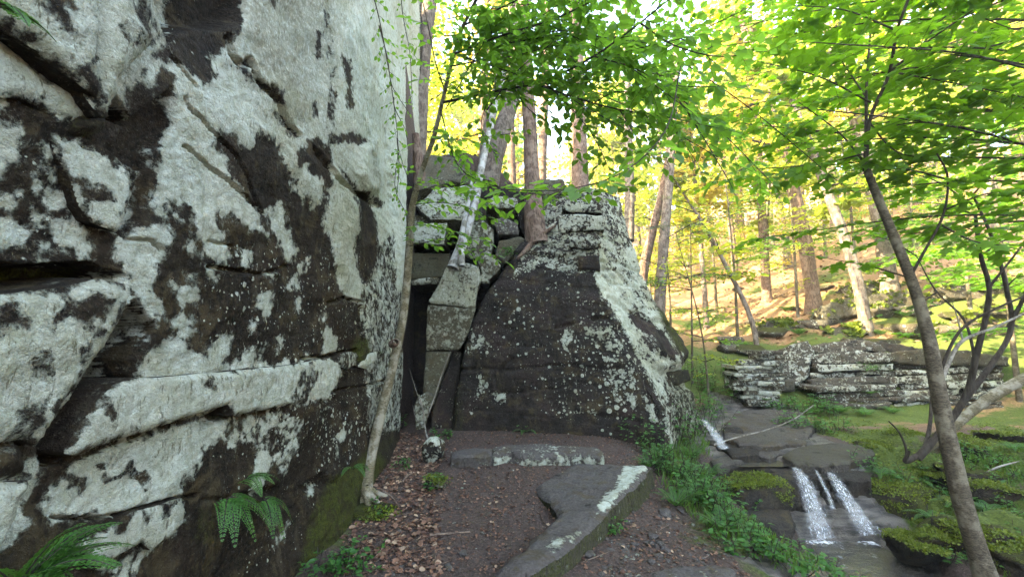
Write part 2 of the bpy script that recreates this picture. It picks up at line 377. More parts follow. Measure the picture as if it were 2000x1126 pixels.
# ------------------------------------------------------------------ the lie of the land
def tps(pts):
    pts = np.asarray(pts, float); xy = pts[:, :2]; n = len(xy)
    def U(r2): return 0.5 * r2 * np.log(r2 + 1e-9)
    K = U(((xy[:, None] - xy[None]) ** 2).sum(-1)) + np.eye(n) * 0.02
    Pm = np.c_[np.ones(n), xy]
    A = np.zeros((n + 3, n + 3)); A[:n, :n] = K; A[:n, n:] = Pm; A[n:, :n] = Pm.T
    w = np.linalg.solve(A, np.r_[pts[:, 2], 0, 0, 0])
    def f(x, y):
        r = np.full(np.shape(x), w[n]) + w[n + 1] * x + w[n + 2] * y
        for i in range(n): r = r + w[i] * U((x - xy[i, 0]) ** 2 + (y - xy[i, 1]) ** 2)
        return r
    return f
VP = [P(px, py, y) for px, py, y in [
    (560, 1126, 3.0), (780, 1126, 3.0), (1000, 1126, 3.0), (1250, 1126, 3.05), (1400, 1126, 3.1), (700, 960, 4.3), (750, 860, 5.9), (850, 960, 4.4),
    (860, 845, 6.2), (1050, 840, 6.2), (1200, 850, 6.0), (1000, 950, 4.4), (1290, 1000, 4.1), (1400, 1080, 3.4), (1350, 950, 4.8),
    (1500, 1070, 3.7), (1700, 1126, 4.3), (1590, 1060, 4.9), (1700, 1060, 4.75), (1610, 925, 5.6), (1690, 925, 5.65), (1450, 900, 6.0), (1400, 860, 6.6), (1370, 822, 7.4),
    (1500, 835, 7.4), (1480, 792, 9.0), (1700, 800, 8.8), (1900, 825, 7.7), (1900, 806, 8.6), (1740, 800, 8.9), (1980, 815, 8.0), (1650, 855, 6.7), (1740, 900, 6.0), (1760, 1000, 5.3),
    (1850, 900, 5.8), (1860, 1000, 5.0), (1990, 1000, 4.6), (1960, 1110, 4.0), (1700, 685, 10.2), (1550, 690, 11.0), (1900, 720, 9.6), (1420, 690, 11.0),
    (1690, 650, 11.6), (1740, 605, 12.6), (1900, 570, 11.8), (1600, 600, 14.0), (1350, 670, 14.0), (1800, 490, 15.8), (1500, 540, 20.0), (1650, 520, 17.5),
    (1950, 430, 17.0), (1750, 420, 22.0), (1350, 540, 32.0), (2300, 560, 16.0), (2300, 830, 6.5)]]
VP += [np.array(v, float) for v in [(0, 0, 0), (-1.5, 0, 0), (2.0, 0.5, -0.25), (4, 0, -0.9), (7.5, 0, 0.2), (0, -6, -0.3), (-3, 3, 0.1), (-3, 7, 0.2), (12, -4, 3), (22, 0, 7), (28, 15, 9),
       (45, 40, 17), (0, 80, 22), (60, 90, 32), (-40, 80, 24), (0, 50, 13), (2.6, 9.0, 0.6), (1, 9, 0.4)]]
_V = tps(VP)
_U = tps([(-1.7, 8.3, 5.0), (-2.4, 8.3, 5.3), (-0.6, 8.2, 5.1), (0.3, 8.2, 4.25), (1.3, 8.2, 3.9), (1.7, 9.5, 3.9), (0, 12, 5.4), (2.4, 13, 4.4), (-3, 12, 5.7), (-1.5, 10.5, 5.1), (-8, 14, 9), (0, 20, 7.0), (4, 22, 5.6), (-12, 25, 12),
          (0, 40, 10.5), (8, 36, 9), (-2, 0, 7.6), (-2, 5, 7.6), (-2, 7.2, 6.2), (-2, -8, 7.4), (-6, 0, 9.2), (-6, 6, 9.4), (-14, 0, 12), (-14, -20, 12), (-40, 0, 18), (-40, 40, 22), (0, 80, 22), (60, 90, 32)])
UPOLY = [(-300, -90), (-1.78, -90), (-1.78, 8.05), (-0.7, 8.1), (1.35, 8.1), (1.75, 9.0), (2.4, 12), (3.2, 18), (5, 26), (8, 40), (8, 300), (-300, 300)]
def land(x, y):
    x = np.asarray(x, float); y = np.asarray(y, float)
    yy = np.clip(y, -12, 110); xx = np.clip(x, -70, 75)
    v = np.clip(_V(xx, yy), -1.3, 60); u = np.clip(_U(xx, yy), -1.3, 60)
    w = 0.06 + 0.45 * np.clip(y - 8.6, 0, 8)
    k = sstep(-1, 1, sdpoly(x, y, UPOLY, 30.0) / w)
    r = v * (1 - k) + u * k
    far = sstep(9, 16, np.hypot(x, y)); p = np.stack([x, y, 0 * x], -1)
    return r + fbm(p, 1.1, 4, 3) * (0.05 + 0.25 * far)

def axis(a, b, step, lo, hi, grow=1.09):
    mid = list(np.arange(a, b + 1e-6, step)); s = step; x = a; left = []
    while x > lo: s *= grow; x -= s; left.append(x)
    s = step; x = b; right = []
    while x < hi: s *= grow; x += s; right.append(x)
    return np.array(left[::-1] + mid + right)
gx = axis(-1.95, 7.6, 0.045, -130, 140); gy = axis(1.6, 9.6, 0.05, -60, 190)
GX, GY = np.meshgrid(gx, gy); GZ = land(GX, GY)
GZ = GZ + fbm(np.stack([GX, GY, GZ], -1), 7.0, 3, 8) * 0.018 * (np.hypot(GX, GY) < 11)
GV = np.stack([GX, GY, GZ], -1); PX, PY, DEP = proj(GV)

# plan regions, taken from where the trail, the stream bed and the banks run
def plan(pxs): return [tuple(P(a, b, y)[:2]) for a, b, y in pxs]
TRAIL = [(-2.2, -6), (-2.2, 7.0), (-0.5, 7.0), (1.35, 6.8), (1.75, 6.0), (1.75, 5.4), (1.75, 4.9), (1.75, 4.4), (1.75, 3.9), (1.7, 3.4), (1.7, 2.6), (1.5, -6)]
STREAM = plan([(1420, 1300, 3.4), (1560, 1126, 4.0), (1550, 1050, 5.0), (1500, 935, 5.5), (1400, 900, 5.95), (1350, 860, 6.6), (1350, 815, 7.4), (1400, 780, 9.2), (1560, 785, 9.0), (1580, 840, 7.2), (1690, 900, 6.0), (1730, 960, 5.5), (1790, 1060, 4.7), (1900, 1126, 4.0), (2000, 1400, 2.6)])
BANK = plan([(1560, 790, 9.0), (1650, 790, 9.0), (2300, 800, 7.0), (2500, 1300, 3.2), (1900, 1126, 4.05), (1790, 1060, 4.75), (1730, 960, 5.55), (1690, 900, 6.05), (1580, 840, 7.25)])
d_tr = sdpoly(GX, GY, TRAIL, 3.0); d_st = sdpoly(GX, GY, STREAM, 3.0); d_bk = sdpoly(GX, GY, BANK, 3.0)
n0 = fbm(GV, 2.2, 4, 21)
g_rk = sstep(-0.15, 0.15, d_st + 0.2 * n0)
g_mo = sstep(-0.25, 0.25, d_bk + 0.35 * n0) * np.clip(0.50 + 0.9 * fbm(GV * (1, 1, 1), 1.6, 4, 5) + 0.25 * sstep(6.6, 5.4, GY) + 0.12, 0, 1)
slope_lit = sstep(8.0, 10.5, GY + 0.25 * GX) * (1 - sstep(-0.2, 0.2, d_tr))
g_mo = np.maximum(g_mo, slope_lit * np.clip(0.5 + 1.0 * fbm(GV, 0.55, 4, 9) + 0.55 * sstep(13.5, 9.5, GY) - 0.03 * np.clip(GY - 12, 0, 20), 0, 1))
side = sdpoly(GX, GY, [(1.55, 6.4), (1.5, 4.8), (1.35, 3.9), (1.4, 2.5), (2.0, 2.5), (2.4, 4.6), (2.5, 6.2), (2.4, 7.4)], 1.0)
g_mo = np.maximum(g_mo, 0.62 * sstep(-0.05, 0.35, side + 0.3 * n0))
foot = sdpoly(GX, GY, [(-1.9, 2.6), (-1.9, 5.6), (-1.32, 5.6), (-1.25, 4.4), (-1.12, 3.6), (-1.0, 2.6)], 1.0)
g_mo = np.maximum(g_mo, 0.42 * sstep(-0.12, 0.1, foot + 0.35 * n0))
GZ2 = GZ.copy()
GZ2 += sstep(0, 0.3, d_bk) * (np.clip(fbm(GV, 1.5, 4, 31), -1, 1) * 0.26 + np.clip(fbm(GV, 4.2, 3, 33), -1, 1) * 0.09) * (1 - 0.6 * sstep(6.3, 7.5, GY))
st_step = np.round((GZ2 + 0.03 * n0) / 0.06) * 0.06
GZ2 = GZ2 * (1 - 0.8 * g_rk) + st_step * 0.8 * g_rk
d_pool = sdpoly(GX, GY, plan([(1560, 1046, 5.0), (1700, 1036, 5.0), (1790, 1075, 4.6), (1890, 1140, 3.9), (1980, 1300, 3.0), (1560, 1300, 3.2), (1575, 1126, 4.0)]), 3.0)
GZ2 = GZ2 - 0.22 * sstep(-0.12, 0.15, d_pool)
GV[..., 2] = GZ2
cellx = 0.25 * (GX[:-1, :-1] + GX[1:, :-1] + GX[:-1, 1:] + GX[1:, 1:]); celly = 0.25 * (GY[:-1, :-1] + GY[1:, :-1] + GY[:-1, 1:] + GY[1:, 1:])
c_tr = sdpoly(cellx, celly, TRAIL, 3.0) > 0; c_st = (sdpoly(cellx, celly, STREAM, 3.0) > 0) & ~c_tr
c_bk = (sdpoly(cellx, celly, BANK, 3.0) > 0) & ~c_tr & ~c_st
up = (sdpoly(cellx, celly, UPOLY, 30) > 0) & ~c_tr & ~c_st & ~c_bk
rest = ~(c_tr | c_st | c_bk | up)
def sub_ground(name, keep):
    q = grid_faces(*GX.shape, keep); used, inv = np.unique(q, return_inverse=True)
    at = {'mo': g_mo.ravel()[used], 'rk': g_rk.ravel()[used], 'gr': slope_lit.ravel()[used]}
    o = obj(name, mesh_np(name, GV.reshape(-1, 3)[used], [inv.reshape(-1, 4)], at), M['ground'])
    return props(o, kind='structure')
sub_ground('trail', c_tr); sub_ground('stream_bed', c_st); sub_ground('mossy_bank', c_bk)
sub_ground('upper_hillside', up); sub_ground('hillside', rest)

def gz(x, y): return float(land(np.array([x]), np.array([y]))[0])
def ground_pt(px, py, y0=1.5, y1=60):
    """where a pixel ray first meets the land"""
    ys = np.concatenate([np.arange(y0, 14, 0.02), np.arange(14, y1, 0.1)])
    p = P(np.full(ys.shape, px), np.full(ys.shape, py), ys); g = land(p[:, 0], p[:, 1])
    i = np.argmax(p[:, 2] <= g) if (p[:, 2] <= g).any() else len(ys) - 1
    return np.array([p[i, 0], p[i, 1], g[i]])
# ------------------------------------------------------------------ rock builders
def li_metres(V, ops, base=-40.0):
    X, Y, D = proj(V); return paint(X, Y, ops, base) * np.abs(D) / F
def slab(name, poly, o, n, mat, parent=None, depth=0.25, s=0.02, bevel=0.03, bw=0.06, amp=0.02, nscale=4.0, warp=0.02, seed=0,
         ops=None, li=-0.03, mo=0.0, dm=0.3, sp=0.0, skirt_li=-0.03, skirt_mo=None, bulge=None, label=None, space='px', upv=(0, 0, 1)):
    """a block whose front follows an outline on the plane (o, n), with real thickness behind it"""
    o = np.asarray(o, float); n = np.asarray(n, float) / np.linalg.norm(n)
    upv = np.asarray(upv, float); v = upv - n * (upv @ n); v /= np.linalg.norm(v); u = np.cross(v, n)
    if space == 'px':
        a = np.asarray(poly, float); W = on_plane(a[:, 0], a[:, 1], o, n)
    else: W = np.asarray(poly, float)
    pu = (W - o) @ u; pv = (W - o) @ v; pl = np.c_[pu, pv]
    us = np.arange(pu.min() - 2 * s - warp, pu.max() + 2 * s + warp, s); vs = np.arange(pv.min() - 2 * s - warp, pv.max() + 2 * s + warp, s)
    Ug, Vg = np.meshgrid(us, vs); q = np.stack([Ug, Vg, 0 * Ug + seed * 3.7], -1)
    sd = sdpoly(Ug + warp * fbm(q, 5, 4, seed + 1), Vg + warp * fbm(q, 5, 4, seed + 2), pl, 1.0)
    gv, gu = np.gradient(sd, s)
    near = np.abs(sd) < 0.75 * s
    Ug = np.where(near, Ug - sd * np.clip(gu, -1, 1), Ug); Vg = np.where(near, Vg - sd * np.clip(gv, -1, 1), Vg)
    cs = 0.25 * (sd[:-1, :-1] + sd[1:, :-1] + sd[:-1, 1:] + sd[1:, 1:]); keep = cs > 0.02 * s
    B = o + Ug[..., None] * u + Vg[..., None] * v
    h = -bevel * (1 - np.clip(sd / bw, 0, 1)) ** 2 + amp * fbm(B, nscale, 5, seed + 5) + 0.3 * amp * fbm(B, nscale * 5, 3, seed + 6)
    if bulge is not None: h = h + bulge(Ug, Vg, B)
    G = B + h[..., None] * n
    qf = grid_faces(*sd.shape, keep); used, inv = np.unique(qf, return_inverse=True); qf = inv.reshape(-1, 4); V = G.reshape(-1, 3)[used]
    sdv = sd.ravel()[used]
    e = np.concatenate([qf[:, [0, 1]], qf[:, [1, 2]], qf[:, [2, 3]], qf[:, [3, 0]]]); key = e[:, 0].astype(np.int64) * (len(V) + 1) + e[:, 1]
    rkey = e[:, 1].astype(np.int64) * (len(V) + 1) + e[:, 0]; be = e[~np.isin(key, rkey)]
    bv, binv = np.unique(be, return_inverse=True); be2 = binv.reshape(-1, 2); nb = len(bv); base = len(V)
    rows = [V[bv]]; cen = V.mean(0)
    for f in (0.25, 0.6, 1.0):
        Wp = V[bv] - n * depth * f; Wp = Wp + (0.35 * amp * f + 0.004) * np.stack([fbm(Wp, 6, 3, seed + 7), fbm(Wp, 6, 3, seed + 8), fbm(Wp, 6, 3, seed + 9)], -1) * 2
        rows.append(Wp)
    faces = [qf]
    for k in range(3):
        a = base + k * nb; b = a + nb
        faces.append(np.stack([be2[:, 0] + a, be2[:, 0] + b, be2[:, 1] + b, be2[:, 1] + a], -1))
    VV = np.concatenate([V] + rows); ns = len(VV) - base
    lv = li_metres(V, ops) if ops is not None else np.full(len(V), li)
    at = {'li': np.r_[lv, np.full(ns, skirt_li)], 'mo': np.r_[np.full(len(V), mo), np.full(ns, mo if skirt_mo is None else skirt_mo)], 'dm': np.full(len(VV), dm), 'sp': np.full(len(VV), sp)}
    faces = [f[:, ::-1] for f in faces] if False else faces
    ob = obj(name, mesh_np(name, VV, faces, at), mat, parent)
    if label: ob["label"] = label
    return ob

_ico = None
def icosphere(sub=3):
    global _ico
    import bmesh
    bm = bmesh.new(); bmesh.ops.create_icosphere(bm, subdivisions=sub, radius=1.0)
    V = np.array([v.co[:] for v in bm.verts]); T = np.array([[v.index for v in f.verts] for f in bm.faces]); bm.free()
    return V, T
ICO = {k: icosphere(k) for k in (2, 3, 4, 5)}
def stone(name, loc, size, mat, seed=0, rot=(0, 0, 0), sub=4, flat=3, li=-0.03, mo=0.0, dm=0.3, sp=0.0, top_mo=0.0, top_li=None, rough=0.10, parent=None, cuts=9):
    """an angular rock: a ball cut by random planes, then roughened"""
    V, T = ICO[sub]; V = V.copy(); rg = np.random.default_rng(seed)
    for k in range(cuts):
        d = rg.normal(size=3); d[2] *= 0.8; d /= np.linalg.norm(d); c = rg.uniform(0.45, 0.8); t = V @ d
        V = V - np.clip(t - c, 0, None)[:, None] * d * 0.95
    if flat: V[:, 2] = np.where(V[:, 2] > 0.5, 0.5 + (V[:, 2] - 0.5) * 0.15, V[:, 2])
    V = V * (1 + rough * fbm(V + seed, 2.2, 4, seed)[:, None])
    V = V * np.asarray(size)
    from mathutils import Euler
    Rm = np.array(Euler(rot).to_matrix()); V = V @ Rm.T + np.asarray(loc)
    me = mesh_np(name, V, [T])
    N = np.zeros(len(V) * 3, np.float32); me.vertices.foreach_get("normal", N); N = N.reshape(-1, 3)
    upn = sstep(0.2, 0.7, N[:, 2]); lv = np.full(len(V), li)
    if top_li is not None: lv = li + (top_li - li) * upn
    for k, a in {'li': lv, 'mo': mo + top_mo * upn, 'dm': np.full(len(V), dm), 'sp': np.full(len(V), sp)}.items():
        at = me.attributes.new(k, 'FLOAT', 'POINT'); at.data.foreach_set("value", np.ascontiguousarray(a, np.float32))
    return obj(name, me, mat, parent)

# ------------------------------------------------------------------ the tall cliff on the left
WX = -1.5
def wplane(off): return (WX + off, 3.0, 1.6), (1.0, 0, 0)
def uy(u): return -WX * F / (1000 - u)
us = np.concatenate([np.arange(-1500, 796, 4.2)])
ys = np.concatenate([np.linspace(-7, uy(-1500) - 0.02, 60), uy(us), np.linspace(uy(796) + 0.03, 8.6, 24)])
s = 0.0066; zr = [0.0]; z = 0.0
while z < 0.9: z += s; zr.append(z)
while z < 7.3: z += max(s, z * s / 0.9); zr.append(z)
zd = [0.0]; z = 0.0
while z > -2.0: z -= max(s, -z * s / 1.1); zd.append(z)
zs = 1.6 + np.array(zd[::-1][:-1] + zr)
YG, ZG = np.meshgrid(ys, zs)
base = np.stack([np.full(YG.shape, WX), YG, ZG], -1); BX, BY, BD = proj(base)
front = YG > 0.35
BX = np.where(front, BX, -9999); 
off = 0.085 * fbm(base, 0.75, 4, 41) + 0.03 * fbm(base, 3.0, 4, 42) + 0.014 * fbm(base, 13, 4, 43) + 0.005 * fbm(base, 45, 3, 47)
off += -0.10 * sstep(3.0, 8.0, ZG) * sstep(3.5, 6.0, YG)                     # leans back towards its top
off += 0.17 * sstep(0.55, -0.25, ZG + 0.12 * fbm(base, 2.5, 3, 44)) * sstep(2.2, 3.2, YG) * sstep(6.2, 5.0, YG)  # mossy foot
off -= 0.35 * sstep(5.95, 6.35, YG)                                            # turns the corner
def carve(poly, d, soft=6):
    global off
    off = off + d * sstep(-soft, soft, sdpoly(BX, BY, poly, 60))
def crack(pts, w, d):
    global off
    off = off - 2.2 * d * np.clip(1 - dline(BX + 4 * fbm(base, 9, 3, 45), BY + 4 * fbm(base, 9, 3, 46), pts, 60) / w, 0, 1) ** 0.7
# recesses
carve([(-300, 20), (0, 45), (60, 75), (120, 125), (195, 180), (240, 235), (232, 245), (180, 225), (120, 160), (50, 105), (-300, 60)], -0.30)
carve([(285, -80), (368, -80), (366, 55), (330, 60), (318, 78), (300, 30)], -0.5)
carve([(366, -80), (480, -80), (478, 12), (468, 40), (430, 58), (366, 50)], -0.17)
carve([(240, 235), (310, 170), (318, 250), (282, 300), (275, 400), (250, 470), (228, 450), (255, 390), (258, 335), (200, 290)], -0.06)
carve([(-300, 480), (60, 520), (180, 515), (240, 540), (238, 560), (120, 552), (20, 575), (-300, 585)], -0.2)
carve([(262, 590), (300, 640), (268, 700), (270, 742), (200, 780), (150, 850), (125, 900), (88, 905), (80, 872), (130, 810), (190, 715), (235, 640)], -0.38)
carve([(190, 715), (240, 718), (275, 742), (230, 752), (190, 760)], -0.30)
carve([(455, 792), (462, 805), (450, 815), (400, 835), (400, 815)], -0.06)
carve([(545, 755), (640, 790), (720, 770), (722, 700), (660, 725), (640, 780)], -0.05)
carve([(400, 975), (540, 965), (545, 950), (505, 955), (440, 975)], -0.05)
carve([(590, 950), (625, 925), (640, 945), (600, 962)], -0.07)
carve([(500, 258), (545, 292), (568, 335), (600, 385), (660, 540), (560, 560), (520, 450), (470, 372)], -0.022, 10)
carve([(640, 280), (700, 370), (745, 390), (720, 470), (700, 480), (690, 380), (645, 320)], -0.03, 8)
carve([(700, 290), (738, 262), (750, 330), (742, 375), (715, 372), (690, 340)], 0.05, 8)
for pts, w, d in [([(0, 665 / 3.75), (40, 190), (70, 200)], 5, .02), ([(320, 110), (352, 155), (365, 168)], 4, .02), ([(340, 190), (352, 212), (380, 235), (405, 262), (450, 305), (508, 420)], 4, .018),
                  ([(345, 285), (420, 345), (505, 418)], 4, .02), ([(442, 70), (450, 110), (468, 130), (482, 118), (500, 158), (540, 200), (560, 245), (580, 265)], 7, .03), ([(530, 170), (575, 262)], 5, .02),
                  ([(240, 465), (285, 470), (310, 490)], 4, .015), ([(400, 470), (450, 480)], 3, .012), ([(400, 520), (440, 525), (500, 535), (570, 520)], 5, .015),
                  ([(640, 590), (668, 580), (702, 590)], 4, .02), ([(590, 700), (660, 692), (690, 684)], 5, .03), ([(640, 770), (700, 755), (765, 740)], 4, .02), ([(700, 600), (702, 660), (690, 700)], 5, .03),
                  ([(100, 1010), (200, 1012), (250, 1000), (330, 975), (390, 965)], 4, .02), ([(190, 1110), (245, 1075), (282, 1050)], 4, .02), ([(150, 905), (230, 870), (300, 850)], 3, .01),
                  ([(610, 290), (650, 345), (690, 375), (740, 400)], 6, .03), ([(750, 60), (765, 200), (770, 400)], 4, .02), ([(640, 0), (650, 130), (660, 220)], 4, .012), ([(720, 300), (745, 420)], 4, .012)]:
    crack(pts, w, d)
cliff_V = base.copy(); cliff_V[..., 0] += off
CX, CY, CD = proj(cliff_V); CX = np.where(front, CX, -9999)
